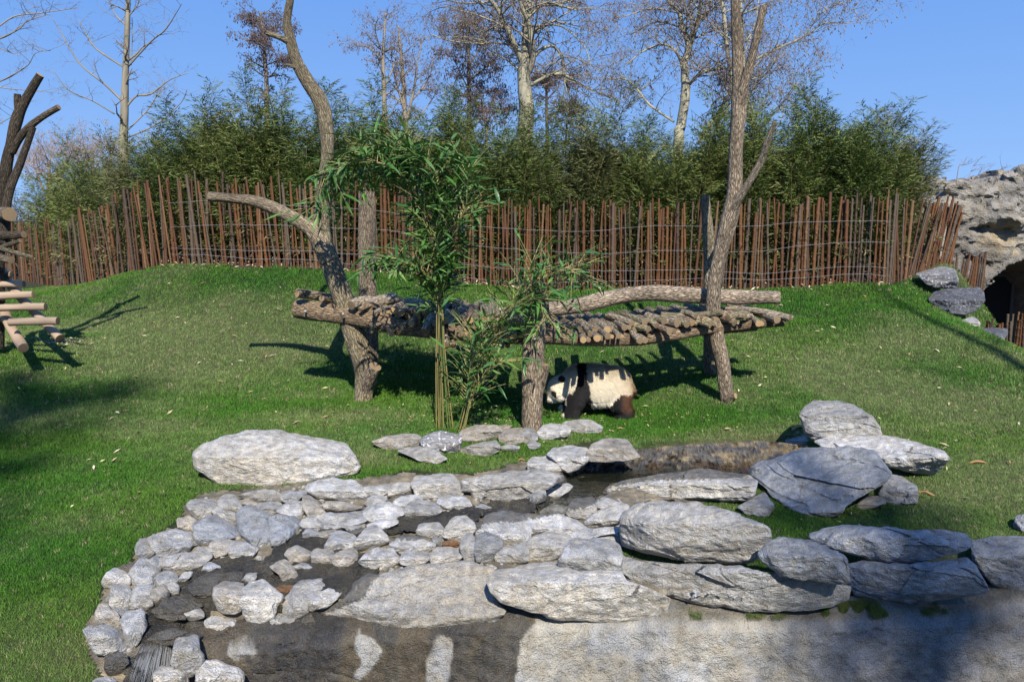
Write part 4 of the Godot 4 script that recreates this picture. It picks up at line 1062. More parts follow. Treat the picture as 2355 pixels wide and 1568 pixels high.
	stone("stone", "dark grey stone with white veins at the foot of the bamboo", "rocks round the bamboo", [965, 1011, 979, 1002, 1011, 994, 1058, 1000, 1058, 1037, 1042, 1047, 1003, 1041, 967, 1025], 0.6, 0, "v")
	stone("stone", "pale slab lying low in the grass before the veined stone", "rocks round the bamboo", [915, 1037, 963, 1029, 1003, 1039, 1027, 1055, 1003, 1067, 963, 1057], 0.4, 0, "w")
	stone("stone", "layered stone on top of the double stack by the bamboo", "rocks round the bamboo", [1058, 994, 1082, 982, 1142, 978, 1154, 990, 1146, 1007, 1090, 1015, 1060, 1013], 0.6, 0, "n")
	stone("stone", "cream stone at the bottom of the double stack by the bamboo", "rocks round the bamboo", [1058, 1033, 1090, 1023, 1138, 1013, 1148, 1025, 1144, 1039, 1122, 1047, 1054, 1045], 0.6, 0, "c")
	stone("stone", "flaky tan stone between the double stack and the post", "rocks round the bamboo", [1148, 1002, 1162, 990, 1194, 986, 1202, 1002, 1202, 1015, 1178, 1023, 1150, 1015], 0.6, 0, "n")
	stone("stone", "thin grey stone at the foot of the thick front post", "rocks round the bamboo", [1186, 990, 1218, 986, 1234, 996, 1236, 1011, 1214, 1023, 1202, 1013], 0.5, 0, "g")
	stone("stone", "small flat stone in front of the flaky tan stone", "rocks round the bamboo", [1150, 1027, 1170, 1023, 1194, 1027, 1186, 1037, 1158, 1035], 0.5, 0, "g")
	stone("stone", "pale block right of the thick front post", "rocks round the bamboo", [1236, 994, 1254, 976, 1298, 978, 1310, 990, 1306, 1004, 1282, 1009, 1246, 1013], 0.55, 0, "w")
	stone("stone", "rightmost rock of the ring, before the panda's feet", "rocks round the bamboo", [1292, 976, 1306, 968, 1354, 966, 1386, 982, 1378, 994, 1334, 996, 1310, 990], 0.5, 0, "w")
	stone("stone", "small tilted chip on the double stack by the bamboo", "rocks round the bamboo", [1142, 982, 1178, 978, 1162, 988, 1154, 990], 0.5, 0, "n")
	stone("stone", "smallest stone in the grass under the thin grey stone", "rocks round the bamboo", [1216, 1023, 1230, 1017, 1242, 1021, 1238, 1029, 1222, 1031], 0.5, 0, "g")
	stone("boulder", "white veined boulder on the bank before the cave", "boulders on the right bank", [2106, 630, 2143, 618, 2177, 613, 2197, 620, 2205, 644, 2200, 662, 2153, 662, 2133, 654], 0.6, 18.2, "v")
	stone("boulder", "big dark blue boulder below the white veined boulder", "boulders on the right bank", [2136, 688, 2150, 671, 2204, 664, 2251, 661, 2261, 671, 2266, 691, 2251, 711, 2204, 735, 2183, 721, 2150, 705], 0.6, 17.2, "k")
	stone("boulder", "small stone between the dark blue boulder and the flat dark slab", "boulders on the right bank", [2204, 742, 2237, 728, 2254, 742, 2251, 757, 2221, 755], 0.6, 17, "g")
	stone("boulder", "flat topped dark slab lowest on the right bank", "boulders on the right bank", [2224, 762, 2251, 757, 2315, 755, 2317, 765, 2302, 792, 2271, 786, 2237, 772], 0.7, 16.4, "k")

# ---------- logs and the climbing platform ----------
func log_part(called: String, parent: Node3D, origin: Vector3, pts: Array, rad: Array, col: Color, steps := 8, sides := 14, bark := 0.10, cut := true) -> MeshInstance3D:
	var p := spline(pts, steps)
	var r := spline(rad, steps)
	for k in p.size(): p[k] -= origin
	var m := MB.new()
	m.tube(p, r, sides, col, bark, n2, false, rng.randf() * 9.0)
	var mesh := m.mesh()
	var e := MB.new()
	if cut:
		var tone := rng.randf_range(0.75, 1.1)
		var cc := Color(0.36 * tone, 0.31 * tone, 0.245 * tone)
		if rng.randf() < 0.2: cc = Color(0.6, 0.48, 0.32)
		for end in [0, p.size() - 1]:
			var dirn: Vector3 = (p[0] - p[1] if end == 0 else p[end] - p[end - 1]).normalized()
			var mid := e.add(p[end] + dirn * 0.004, cc, Vector2(0.5, 0.5))
			var first := e.v.size()
			for s in sides:
				var th := TAU * s / sides
				e.add(m.v[end * (sides + 1) + s], cc, Vector2(0.5 + 0.42 * cos(th), 0.5 + 0.42 * sin(th)))
			for s in sides: e.tri_out(mid, first + s, first + (s + 1) % sides, dirn)
		e.mesh(mesh)
	return put(called, mesh, [M.bark, M.cut], parent)

func px_path(a: Array, d0: float, d1: float) -> Array:   # [px, py, ...] from distance d0 to d1
	var out := []
	var n := a.size() / 2
	for k in n: out.append(at(a[2 * k], a[2 * k + 1], lerpf(d0, d1, float(k) / maxf(n - 1, 1))))
	return out
func radii(a: Array, d: float) -> Array:
	var out := []
	for q in a: out.append(q / F * d * 1.02)
	return out
func along(v: float, xs: Array, ys: Array) -> float:
	for k in xs.size() - 1:
		if v <= xs[k + 1]: return lerpf(ys[k], ys[k + 1], clampf((v - xs[k]) / (xs[k + 1] - xs[k]), 0, 1))
	return ys[-1]
func beam_d(px: float) -> float: return along(px, [680.0, 800.0, 1220.0, 1650.0, 1820.0], [12.75, 12.4, 11.45, 12.5, 12.75])
func beam_py(px: float) -> float: return along(px, [680.0, 850.0, 1060.0, 1250.0, 1450.0, 1650.0, 1820.0], [712.0, 735.0, 762.0, 776.0, 778.0, 752.0, 738.0])
func d_at_height(px: float, py: float, y: float) -> float: return (y - EYE.y) / minf(ray(px, py).y, -0.02)

func build_platform() -> void:
	var base := at(1220, 985, 11.35)
	var o := thing("climbing_platform", base, "log climbing platform with a deck of branches and tall forked trunks", "climbing frame")
	var grey := Color(0.50, 0.42, 0.325)
	var olive := Color(0.45, 0.395, 0.275)
	var L := [[833, 945, 22], [836, 900, 22], [838, 850, 26], [815, 770, 25], [790, 690, 24], [765, 620, 22], [738, 535, 20], [742, 450, 16], [752, 355, 14], [749, 285, 17], [735, 232, 17], [702, 180, 15], [681, 140, 13], [668, 95, 11], [659, 50, 9], [666, 2, 8], [668, -12, 7]]
	multi(o, "trunk_post", base, L, 12.5, 12.5, olive)
	multi(o, "branch", base, [[752, 600, 19], [722, 540, 17], [680, 505, 15], [600, 467, 13], [530, 456, 11], [478, 452, 11]], 12.45, 12.2, Color(0.54, 0.46, 0.345))
	multi(o, "branch", base, [[670, 100, 8], [655, 92, 7], [640, 85, 6], [611, 75, 5]], 12.5, 12.35, olive)
	multi(o, "branch", base, [[700, 170, 5], [682, 156, 5], [656, 148, 3]], 12.5, 12.4, olive)
	multi(o, "stub", base, [[838, 900, 15], [848, 870, 15], [862, 842, 14]], 12.45, 12.25, grey)
	multi(o, "trunk_post", base, [[1676, 935, 17], [1672, 918, 15], [1664, 850, 17], [1648, 770, 17], [1640, 700, 17], [1650, 620, 16], [1668, 540, 18], [1687, 460, 18], [1692, 340, 15], [1700, 240, 17], [1698, 170, 12], [1693, 60, 11], [1690, -15, 10]], 12.55, 12.55, grey)
	multi(o, "branch", base, [[1700, 240, 10], [1713, 190, 10], [1735, 110, 9], [1757, 13, 8]], 12.5, 12.3, grey)
	multi(o, "branch", base, [[1686, 478, 12], [1710, 440, 9], [1750, 372, 8], [1764, 330, 7], [1783, 280, 5]], 12.5, 12.1, Color(0.45, 0.40, 0.32))
	multi(o, "stub", base, [[1673, 920, 12], [1682, 912, 10], [1692, 910, 7]], 12.5, 12.4, grey)
	# upright posts
	var bl := at(842, 440, 14.0)
	log_part("post", o, base, [Vector3(bl.x - 0.03, ground(bl.x, bl.z) - 0.1, bl.z), bl + Vector3(-0.02, -1.6, 0), bl], radii([21, 19, 18], 14.0), grey)
	var br := at(1621, 448, 13.9)
	log_part("post", o, base, [Vector3(br.x + 0.2, ground(br.x, br.z) - 0.1, br.z), at(1632, 600, 13.9), br], radii([14, 14, 11], 13.9), Color(0.43, 0.38, 0.27))
	var fp := at(1222, 990, 11.33)
	log_part("post", o, base, [fp + Vector3(0, -0.12, 0), at(1224, 900, 11.33), at(1228, 780, 11.33), at(1232, 650, 11.33)], radii([24, 25, 24, 22], 11.33), Color(0.56, 0.47, 0.36), 10, 18)
	multi(o, "stub", base, [[1240, 905, 9], [1248, 865, 12], [1252, 838, 11]], 11.33, 11.28, Color(0.42, 0.36, 0.27))
	multi(o, "post", base, [[1252, 790, 13], [1250, 720, 13], [1247, 660, 12]], 11.75, 11.75, Color(0.56, 0.46, 0.35))
	# beams and rails
	var dl := func(a: Array) -> Array:
		var out := []
		for k in range(0, a.size(), 2): out.append(at(a[k], a[k + 1], beam_d(a[k])))
		return out
	var dark := Color(0.47, 0.36, 0.25)
	log_part("beam", o, base, dl.call([683, 710, 780, 722, 860, 737, 930, 753, 1060, 768, 1205, 778]), radii([23, 22, 20, 18, 15, 14], 12.4), dark, 8, 18)
	log_part("beam", o, base, dl.call([1235, 772, 1340, 778, 1450, 780, 1560, 767, 1650, 753, 1803, 740]), radii([18, 17, 15, 14, 12, 10], 12.0), dark, 8, 18)
	log_part("beam", o, base, [at(850, 705, 13.9), at(1200, 722, 13.1)], radii([14, 14], 13.4), dark)
	log_part("beam", o, base, [at(1225, 742, 12.7), at(1620, 736, 13.7)], radii([11, 11], 13.2), dark)
	log_part("rail", o, base, [at(1247, 712, 12.3), at(1330, 703, 12.45), at(1400, 686, 12.6), at(1490, 674, 12.75), at(1560, 677, 12.85), at(1640, 682, 12.95), at(1720, 684, 13.0), at(1790, 684, 13.05)], radii([15, 18, 18, 17, 18, 17, 16, 15], 12.7), Color(0.60, 0.51, 0.41), 8, 18)
	log_part("rail", o, base, [at(682, 674, 12.45), at(730, 680, 12.7), at(770, 686, 12.95), at(826, 689, 13.3)], radii([10, 10, 9, 7], 12.6), grey)
	log_part("log", o, base, [at(739, 686, 12.3), at(765, 692, 12.6)], radii([7, 7], 12.5), grey)
	# the deck: picture points from the front end to the back end, radius last
	for q in [[806, 702, 846, 690, 11], [835, 698, 905, 684, 11], [826, 711, 870, 700, 6], [854, 761, 880, 730, 915, 700, 7], [860, 722, 915, 694, 7], [897, 766, 925, 732, 958, 698, 10], [906, 714, 939, 692, 9], [922, 719, 963, 690, 9], [923, 753, 960, 730, 7], [977, 763, 990, 734, 12], [957, 719, 980, 697, 8],
		[1022, 795, 1026, 750, 1029, 718, 10], [1039, 753, 1042, 720, 8], [1058, 766, 1063, 730, 1066, 697, 9], [1081, 736, 1084, 704, 8], [1094, 749, 1096, 694, 8], [1110, 733, 1107, 699, 7], [1128, 728, 1132, 687, 9], [1152, 796, 1153, 765, 1144, 728, 8], [1170, 776, 1168, 730, 8], [1182, 774, 1176, 735, 8], [1000, 745, 1012, 700, 8], [1045, 710, 1052, 690, 7], [1115, 770, 1118, 735, 7], [945, 745, 975, 712, 7], [1190, 745, 1187, 705, 8],
		[1341, 782, 1326, 748, 1311, 722, 8], [1373, 778, 1350, 750, 1323, 725, 8], [1397, 774, 1368, 750, 1348, 733, 7], [1396, 759, 1368, 735, 1349, 721, 8], [1422, 773, 1398, 743, 6], [1472, 783, 1443, 758, 1415, 738, 1380, 728, 9], [1436, 753, 1413, 738, 1388, 728, 8], [1453, 743, 1418, 730, 1398, 727, 8], [1491, 757, 1463, 748, 1443, 743, 9], [1483, 741, 1443, 726, 1417, 723, 8], [1540, 761, 1498, 746, 1476, 733, 9], [1527, 738, 1493, 735, 9],
		[1557, 742, 1518, 738, 1488, 728, 12], [1580, 746, 1553, 736, 8], [1593, 743, 1560, 732, 8], [1635, 745, 1593, 733, 1520, 726, 11], [1662, 718, 1618, 724, 1543, 732, 8], [1675, 731, 1720, 722, 8], [1745, 744, 1720, 726, 1675, 706, 8], [1788, 735, 1735, 716, 1697, 703, 9], [1818, 731, 1752, 716, 1670, 708, 8], [1714, 730, 1672, 720, 7], [1600, 727, 1570, 718, 7], [1358, 768, 1336, 738, 7], [1510, 748, 1480, 738, 7], [1690, 742, 1655, 728, 8], [1620, 735, 1585, 724, 8]]:
		var ends := [Vector2(q[0], q[1]), Vector2(q[q.size() - 3], q[q.size() - 2])]
		var by := beam_py(q[0])
		var yb := at(q[0], by, beam_d(q[0])).y
		var d0: float = beam_d(q[0]) - (0.5 if q[0] > 1250 and q[0] < 1560 else 0.3)
		if q[1] < by - (9.0 if q[0] > 1250 else 3.0): d0 = clampf(d_at_height(q[0], q[1], yb + 0.24), beam_d(q[0]) - 0.25, 13.6)
		var y0 := at(q[0], q[1], d0).y
		var wide := 1.35 if q[0] > 1250 else 1.1
		var d1 := clampf(d0 + wide * (d_at_height(ends[1].x, ends[1].y, maxf(y0 + 0.05, yb + 0.20)) - d0), d0 + 0.25, 14.3)
		var pts := px_path(q.slice(0, q.size() - 1), d0, d1)
		if pts.size() == 2: pts.insert(1, pts[0].lerp(pts[1], 0.5) + Vector3(rng.randf_range(-0.03, 0.03), rng.randf_range(0, 0.03), 0))
		var r: float = q[-1] / F * d0
		var rad := []
		for k in pts.size(): rad.append(r * rng.randf_range(0.92, 1.08))
		var g := rng.randf_range(1.15, 1.6)
		log_part("log", o, base, pts, rad, [Color(0.40 * g, 0.35 * g, 0.27 * g), Color(0.36 * g, 0.325 * g, 0.22 * g), Color(0.46 * g, 0.41 * g, 0.33 * g), Color(0.38 * g, 0.29 * g, 0.21 * g)][rng.randi() % 4], 5, 10, 0.09)
		# a thinner log lower in the gap beside it
		var under := []
		var thin := []
		for k in pts.size():
			under.append(pts[k] + Vector3(1.25 * r + 0.03, -0.035, 0).lerp(Vector3(1.0 * r, -0.03, -0.1), float(k) / pts.size()) + (Vector3(0, 0.012, -0.16) if k == 0 else Vector3.ZERO)); thin.append(r * rng.randf_range(0.65, 0.85))
		log_part("log", o, base, under, thin, Color(0.42 * g, 0.36 * g, 0.265 * g), 4, 8, 0.09)
	# the lower layer of the deck: long bearers, and logs laid across them
	for q in [0.4, 0.8, 1.2]:
		log_part("beam", o, base, [at(1290, 776, beam_d(1290) + q), at(1500, 770, beam_d(1500) + q), at(1740, 752, beam_d(1740) + q * 0.8)], [0.075, 0.075, 0.06], dark, 6, 10)
		log_part("beam", o, base, [at(830, 742, beam_d(830) + q), at(1000, 758, beam_d(1000) + q), at(1180, 770, beam_d(1180) + q)], [0.08, 0.075, 0.07], dark, 6, 10)
	for k in 30:
		var px := 850.0 + 22.0 * k if k < 15 else 1275.0 + 31.0 * (k - 15)
		var d0 := beam_d(px) - 0.06
		var a := at(px, beam_py(px), d0) + Vector3(0, 0.13, 0)
		var g := rng.randf_range(0.95, 1.35)
		var skew := rng.randf_range(-0.1, 0.1) + (0.25 if k < 15 else -0.35)
		log_part("log", o, base, [a, a + Vector3(skew * 0.5, 0.03, -0.75), a + Vector3(skew, 0.05, -1.5)], [0.05, 0.055, 0.048], Color(0.40 * g, 0.35 * g, 0.265 * g), 4, 9, 0.09)
	for q in [[789, 722, 12.18], [702, 716, 12.45], [1228, 745, 11.16], [1229, 779, 11.16]]:
		var b := MB.new()
		var p := at(q[0], q[1], q[2]) - base
		b.tube([p, p + Vector3(0, 0.005, 0.035)], [0.022, 0.02], 8, Color.WHITE)
		put("bolt", b.mesh(), [M.wire], o)

func multi(o: Node3D, called: String, base: Vector3, a: Array, d0: float, d1: float, col: Color) -> void:
	var pts := []
	var rad := []
	for k in a.size():
		var d := lerpf(d0, d1, float(k) / (a.size() - 1))
		pts.append(at(a[k][0], a[k][1], d))
		rad.append(a[k][2] / F * d * 1.02)
	log_part(called, o, base, pts, rad, col, 8, 16)

func build_left_frame() -> void:
	var base := at(20, 760, 13.2)
	var dark := Color(0.155, 0.13, 0.10)
	var o := thing("dead_tree", base, "dark sawn off dead tree with forked branches at the left edge", "dead tree")
	multi(o, "trunk", base, [[-12, 800, 17], [-10, 700, 16], [-8, 560, 15], [0, 455, 14], [14, 372, 12], [24, 330, 11], [36, 280, 12], [52, 238, 10], [91, 172, 8]], 13.6, 13.4, dark)
	multi(o, "branch", base, [[40, 260, 7], [38, 235, 7], [38, 216, 7]], 13.4, 13.4, dark)
	multi(o, "branch", base, [[26, 350, 8], [50, 308, 8], [88, 274, 7], [134, 246, 6]], 13.4, 13.2, Color(0.20, 0.165, 0.12))
	multi(o, "branch", base, [[9, 560, 11], [13, 478, 9], [24, 428, 9], [46, 372, 8], [75, 292, 6]], 13.3, 13.3, dark)
	multi(o, "branch", base, [[-30, 492, 14], [0, 491, 14], [20, 493, 15]], 13.6, 13.0, Color(0.30, 0.25, 0.19))
	multi(o, "branch", base, [[-20, 542, 9], [20, 541, 9], [53, 539, 8]], 13.3, 13.1, dark)
	multi(o, "branch", base, [[-30, 588, 8], [10, 566, 6], [45, 554, 4]], 13.2, 13.0, Color(0.27, 0.25, 0.17))
	multi(o, "branch", base, [[-20, 566, 5], [30, 580, 5], [72, 591, 4]], 13.1, 12.9, Color(0.29, 0.27, 0.19))
	multi(o, "branch", base, [[-30, 590, 10], [0, 593, 10], [24, 598, 9]], 13.2, 13.0, Color(0.3, 0.26, 0.2))
	var l := thing("log_ladder", at(45, 790, 13.0), "ladder of peeled logs leaning at the left edge of the lawn", "ladder")
	var pale := Color(0.62, 0.47, 0.34)
	var b2 := at(45, 790, 13.0)
	var peeled := mat(Color(0.52, 0.50, 0.47), 0.8)
	multi(l, "rail", b2, [[-50, 570, 10], [9, 722, 11], [52, 800, 11]], 14.3, 12.75, pale)
	multi(l, "rail", b2, [[-30, 560, 10], [28, 662, 10], [136, 778, 10]], 14.4, 13.0, pale)
	for q in [[-60, 631, 24, 631, 7, 13.75], [-60, 657, 54, 653, 7, 13.55], [-60, 685, 75, 677, 8, 13.35], [-60, 711, 103, 705, 8, 13.15], [20, 741, 131, 738, 9, 12.85]]:
		multi(l, "rung", b2, [[q[0], q[1], q[4]], [(q[0] + q[2]) / 2.0, (q[1] + q[3]) / 2.0 - 1, q[4]], [q[2], q[3], q[4]]], q[5], q[5], Color(0.58, 0.46, 0.35))
	for c in l.get_children(): (c as MeshInstance3D).set_surface_override_material(0, peeled)

# ---------- fence ----------
func build_fence() -> void:
	var kinds := []
	var sides := 8
	for v in 4:   # canes one metre long, with nodes
		var m := MB.new()
		var pts := []
		var rad := []
		var y := 0.0
		var nodes := 6 + v
		for k in nodes:
			var h := 1.0 / nodes
			for q in [[0.0, 1.0], [0.10, 0.93], [0.88, 0.95], [0.93, 1.16], [0.99, 1.04]]:
				pts.append(Vector3(0.0, y + q[0] * h, 0.0)); rad.append(q[1])
			y += h
		m.tube(pts, rad, sides, Color.WHITE)
		kinds.append(m.mesh())
	var mats := []
	for c in [Color(0.105, 0.046, 0.020), Color(0.125, 0.058, 0.024), Color(0.085, 0.040, 0.020), Color(0.088, 0.066, 0.048), Color(0.15, 0.088, 0.046), Color(0.065, 0.043, 0.032)]:
		mats.append(mat(c, 0.55, false))
	var fence := thing("bamboo_fence", fence_line[8], "long curving fence of upright brown bamboo canes in front of the bamboo hedge", "fence")
	var px := 8.0
	var last := 2032.0
	while px < 2186.0:
		var f := along_fence(px)
		var h := rng.randf_range(1.78, 2.12)
		var thick := rng.randf() < 0.29
		var r := rng.randf_range(0.031, 0.044) if thick else rng.randf_range(0.018, 0.029)
		if not thick: h += rng.randf_range(-0.15, 0.1)
		if px > 2060.0: h *= lerpf(1.0, 0.72, (px - 2060.0) / 126.0)
		var lean := rng.randfn(0.0, 1.7)
		if px < 720.0 and px > 180: lean += rng.randf_range(0.0, 5.5)
		if px > 2085.0: lean -= rng.randf_range(6.0, 13.0)
		if rng.randf() < 0.06: lean += rng.randf_range(-5, 5)
		pole(fence, fence.position, kinds, mats, f + Vector3(0, 0, rng.randf_range(-0.06, 0.06)), h, r, lean)
		px += rng.randf_range(4.0, 12.4) * (0.62 if px < 330.0 else 0.95) * (0.55 if px > 2020.0 else 1.0)
	var rail := MB.new()
	for lev in [0.45, 1.25]:
		var pts := []
		var rad := []
		for k in range(fence_line.size()):
			var p: Vector3 = fence_line[k]
			pts.append(Vector3(p.x, ground(p.x, p.z) + lev, p.z - 0.09) - fence.position); rad.append(0.014)
		rail.tube(pts, rad, 6, Color(0.09, 0.06, 0.04))
	put("cross_rail", rail.mesh(), [M.twig], fence)
	var low := thing("short_bamboo_fence", at(2225, 655, 20.3), "short run of low bamboo canes on the bank between boulder and cave", "fence")
	for k in 15: pole(low, low.position, kinds, mats, at(2188 + k * 5.2, 668, 20.4), rng.randf_range(0.75, 1.0), rng.randf_range(0.02, 0.035), rng.randf_range(-7, 0))
	var deep := thing("low_bamboo_fence", at(2315, 800, 18.0), "low bamboo cane fence below the cave mouth at the right edge", "fence")
	for k in 25: pole(deep, deep.position, kinds, mats, at(2258 + k * 4.6, 850 + rng.randf() * 6, 18.2 - 0.03 * k), rng.randf_range(1.1, 1.35) + (0.0 if k > 12 else -0.12 + 0.1 * rng.randf()), rng.randf_range(0.022, 0.04), rng.randf_range(-3, 3))
	# electric wires
	var w := thing("electric_wires", at(1177, 560, 18.5), "four thin silver electric wires strung along the front of the bamboo fence", "wire fence")
	for lev in 4:
		var m := MB.new()
		var ins := MB.new()
		var pts := []
		var rad := []
		for k in 47:
			var q := 400.0 + k * 35.5
			var p := along_fence(q) + Vector3(0, [0.18, 0.42, 0.92, 1.42][lev] + 0.022 * sin(q * 0.02 + lev) + 0.05 * sin(q * 0.0047 + lev * 2.0), 0.10)
			pts.append(p - w.position); rad.append(0.003)
			if k % 4 == 1: ins.box(Transform3D(Basis(), p - w.position + Vector3(0, 0, -0.03)), Vector3(0.035, 0.05, 0.05))
		m.tube(pts, rad, 5, Color.WHITE)
		put("wire", m.mesh(), [M.wire], w)
		put("insulators", ins.mesh(null, false), [M.insulator], w)

func along_fence(px: float) -> Vector3:
	var xs := [15, 100, 200, 330, 430, 560, 700, 830, 1000, 1130, 1300, 1500, 1700, 1880, 2035, 2085, 2130, 2192]
	for k in xs.size() - 1:
		if px <= xs[k + 1]:
			var a: Vector3 = fence_line[k]
			var p := a.lerp(fence_line[k + 1], clampf((px - xs[k]) / (xs[k + 1] - xs[k]), 0, 1))
			return Vector3(p.x, ground(p.x, p.z), p.z)
	return fence_line[-1]

func pole(parent: Node3D, origin: Vector3, kinds: Array, mats: Array, foot: Vector3, h: float, r: float, lean: float) -> void:
	var o := put("cane", kinds[rng.randi() % kinds.size()], [mats[[0, 0, 1, 1, 2, 2, 3, 3, 4, 5][rng.randi() % 10]]], parent, foot - origin + Vector3(0, -0.08, 0))
	o.rotation_degrees = Vector3(rng.randf_range(-2, 2), rng.randf() * 360.0, 0)
	o.basis = Basis(Vector3(0, 0, 1), deg_to_rad(lean)) * o.basis * Basis.from_scale(Vector3(r, h + 0.08, r))

# ---------- leaves ----------
func leaf_shape(m: MB, at_: Transform3D, L: float, W: float, droop: float, col: Color, steps := 4) -> void:
	var prev := []
	for k in steps + 1:
		var f := float(k) / steps
		var w := W * 0.5 * (sin(PI * pow(f, 0.7)) if k < steps else 0.0) * 1.0 + 0.0006
		var c := Vector3(f * L, -droop * L * f * f, 0)
		var row := [m.add(at_ * (c + Vector3(0, W * 0.12, -w)), col), m.add(at_ * c, col), m.add(at_ * (c + Vector3(0, W * 0.12, w)), col)]
		if k > 0:
			for s in 2: m.quad_out(prev[s], prev[s + 1], row[s + 1], row[s], at_.basis.y)
		prev = row

func basis_along(dir: Vector3, roll: float) -> Basis:   # x along dir
	var x := dir.normalized()
	var z := x.cross(Vector3.UP if absf(x.y) < 0.97 else Vector3.RIGHT).normalized()
	var y := z.cross(x)
	return Basis(x, y, z) * Basis(Vector3.RIGHT, roll)

func build_hedge() -> void:
	var sprays := []
	for v in 4:   # a twig with a dozen narrow leaves
		var m := MB.new()
		for k in 13:
			var f := k / 12.0
			var p := Vector3(0.42 * f, 0.06 * sin(f * 3.0), 0.03 * sin(f * 5.0 + v))
			var a := rng.randf_range(-1.0, 1.0)
			var b := basis_along(Vector3(0.75, rng.randf_range(-0.5, 0.45), a), rng.randf_range(-0.8, 0.8))
			var s := rng.randf_range(0.7, 1.25)
			leaf_shape(m, Transform3D(b, p), rng.randf_range(0.10, 0.16), rng.randf_range(0.017, 0.025), 0.25, Color(s, s, s * rng.randf_range(0.8, 1.1)), 2)
		m.tube([Vector3.ZERO, Vector3(0.2, 0.05, 0.01), Vector3(0.42, 0.02, 0)], [0.003, 0.002, 0.001], 3, Color(1.6, 1.4, 0.9), 0.0, null, false)
		sprays.append(m.mesh())
	# each clump: picture position, picture height of its top, half width, distance beyond the fence, tone
	var olive := Color(0.145, 0.185, 0.05)
	var deep := Color(0.10, 0.15, 0.036)
	var tan := Color(0.23, 0.19, 0.085)
	var grey := Color(0.13, 0.14, 0.06)
	var list := [[45, 470, 70, 1.4, tan, "sparse tan and green bamboo clump at the far left end"], [135, 385, 80, 1.3, olive, "yellow green bamboo clump behind the receding left end of the fence"], [225, 345, 75, 1.4, olive, "low bamboo clump in front of the tall pale leafless young tree"], [330, 325, 75, 1.4, grey, "thin topped bamboo clump right of the tall pale leafless tree"], [420, 290, 75, 1.4, deep, "bamboo clump at the left foot of the high rounded mass"],
		[505, 250, 75, 1.5, olive, "high rounded bamboo clump, tallest left of the curved trunk"], [590, 232, 75, 1.6, olive, "high bamboo clump in front of the small catkin tree"], [675, 275, 70, 1.5, deep, "bamboo clump directly left of the curved trunk"], [770, 290, 75, 1.5, deep, "bamboo clump seen between curved trunk and arching cut bamboo"], [850, 240, 70, 1.6, deep, "dark bamboo clump with a pointed plume behind the cut bamboo's top"], [930, 300, 75, 1.5, olive, "low topped bamboo clump under the pair of thin leafless trees"],
		[1030, 245, 75, 1.6, olive, "yellowish bamboo clump with a tall plume left of the big pale tree"], [1120, 275, 75, 1.5, deep, "bamboo clump in front of the dark catkin tree"], [1215, 305, 75, 1.5, deep, "bamboo clump hiding the foot of the big pale tree"], [1310, 270, 75, 1.5, grey, "greyish bamboo clump right of the big pale tree"], [1400, 290, 75, 1.5, olive, "bamboo clump in the gap between the two pale trees"], [1490, 300, 75, 1.5, deep, "dark bamboo clump left of the second pale tree"], [1575, 305, 70, 1.5, olive, "yellowish bamboo clump hiding the foot of the second pale tree"],
		[1650, 280, 70, 1.5, deep, "bamboo clump behind the sawn back post of the platform"], [1740, 275, 70, 1.5, olive, "bamboo clump behind the right hand forked trunk"], [1835, 225, 75, 1.6, deep, "tall dark bamboo clump with a plume right of the forked trunk"], [1920, 265, 75, 1.5, deep, "dense dark bamboo clump near the right end"], [1990, 320, 70, 1.4, deep, "bamboo clump before the last corner of the fence"], [2060, 305, 45, 1.5, grey, "outermost right bamboo clump with wispy leaning plumes"]]
	for q in list:
		var f := along_fence(clampf(q[0], 15, 2090))
		var d: float = -f.z + q[3]
		if q[0] < 340: d += 1.3
		var foot := at(q[0], 640, d)
		foot.y = ground(foot.x, foot.z)
		var top := at(q[0], q[1], d).y - foot.y
		var half: float = q[2] / F * d
		var o := thing("bamboo_clump", foot, q[5], "bamboo", "bamboo hedge behind the fence")
		var stems := MB.new()
		var where := [[], [], [], []]
		var tint := [[], [], [], []]
		for k in 32:
			var b := Vector3(rng.randf_range(-1, 1) * half, 0, rng.randf_range(-1.1, 1.15))
			b.y = ground(foot.x + b.x, foot.z + b.z) - foot.y
			if behind_fence(foot.x + b.x, foot.z + b.z) < 0.45: continue
			var h: float = top * (rng.randf_range(0.66, 0.95) if k > 4 else rng.randf_range(0.98, 1.17)) * (1.0 - 0.18 * absf(b.x / half) * rng.randf())
			var arch := Vector3(rng.randfn(0, 0.10), 0, rng.randfn(0.02, 0.10)) * h
			if q[0] > 2050: arch.x += 0.07 * h
			var pts := []
			var rad := []
			for s in 8:
				var t := s / 7.0
				pts.append(b + Vector3(0, h * t, 0) + arch * t * t); rad.append(lerpf(0.016, 0.003, t))
			stems.tube(pts, rad, 4, Color(0.12, 0.125, 0.05).lerp(Color(0.2, 0.17, 0.08), rng.randf()), 0.0, null, false)
			var n := int(h * 27.0)
			for s in n:
				var t := 0.05 + 0.95 * pow((s + rng.randf()) / n, 0.9)
				var p := b + Vector3(0, h * t, 0) + arch * t * t
				var a := rng.randf() * TAU
				var reach := lerpf(0.42, 0.03, t) * rng.randf()
				var dir := Vector3(cos(a), rng.randf_range(-0.15, 0.75) + 0.5 * t, sin(a))
				var kind := rng.randi() % 4
				var sc := rng.randf_range(0.85, 1.3) * (1.0 if t < 0.9 else 0.8)
				where[kind].append(Transform3D(basis_along(dir, rng.randf_range(-0.6, 0.6)).scaled(Vector3.ONE * sc), p + Vector3(cos(a), 0, sin(a)) * reach))
				var c: Color = q[4].lerp([olive, deep, tan, grey][rng.randi() % 4], rng.randf() * 0.55)
				var w := rng.randf_range(0.65, 1.35)
				if t < 0.3 and rng.randf() < 0.35: c = Color(0.28, 0.22, 0.12)
				tint[kind].append(Color(c.r * w, c.g * w, c.b * w))
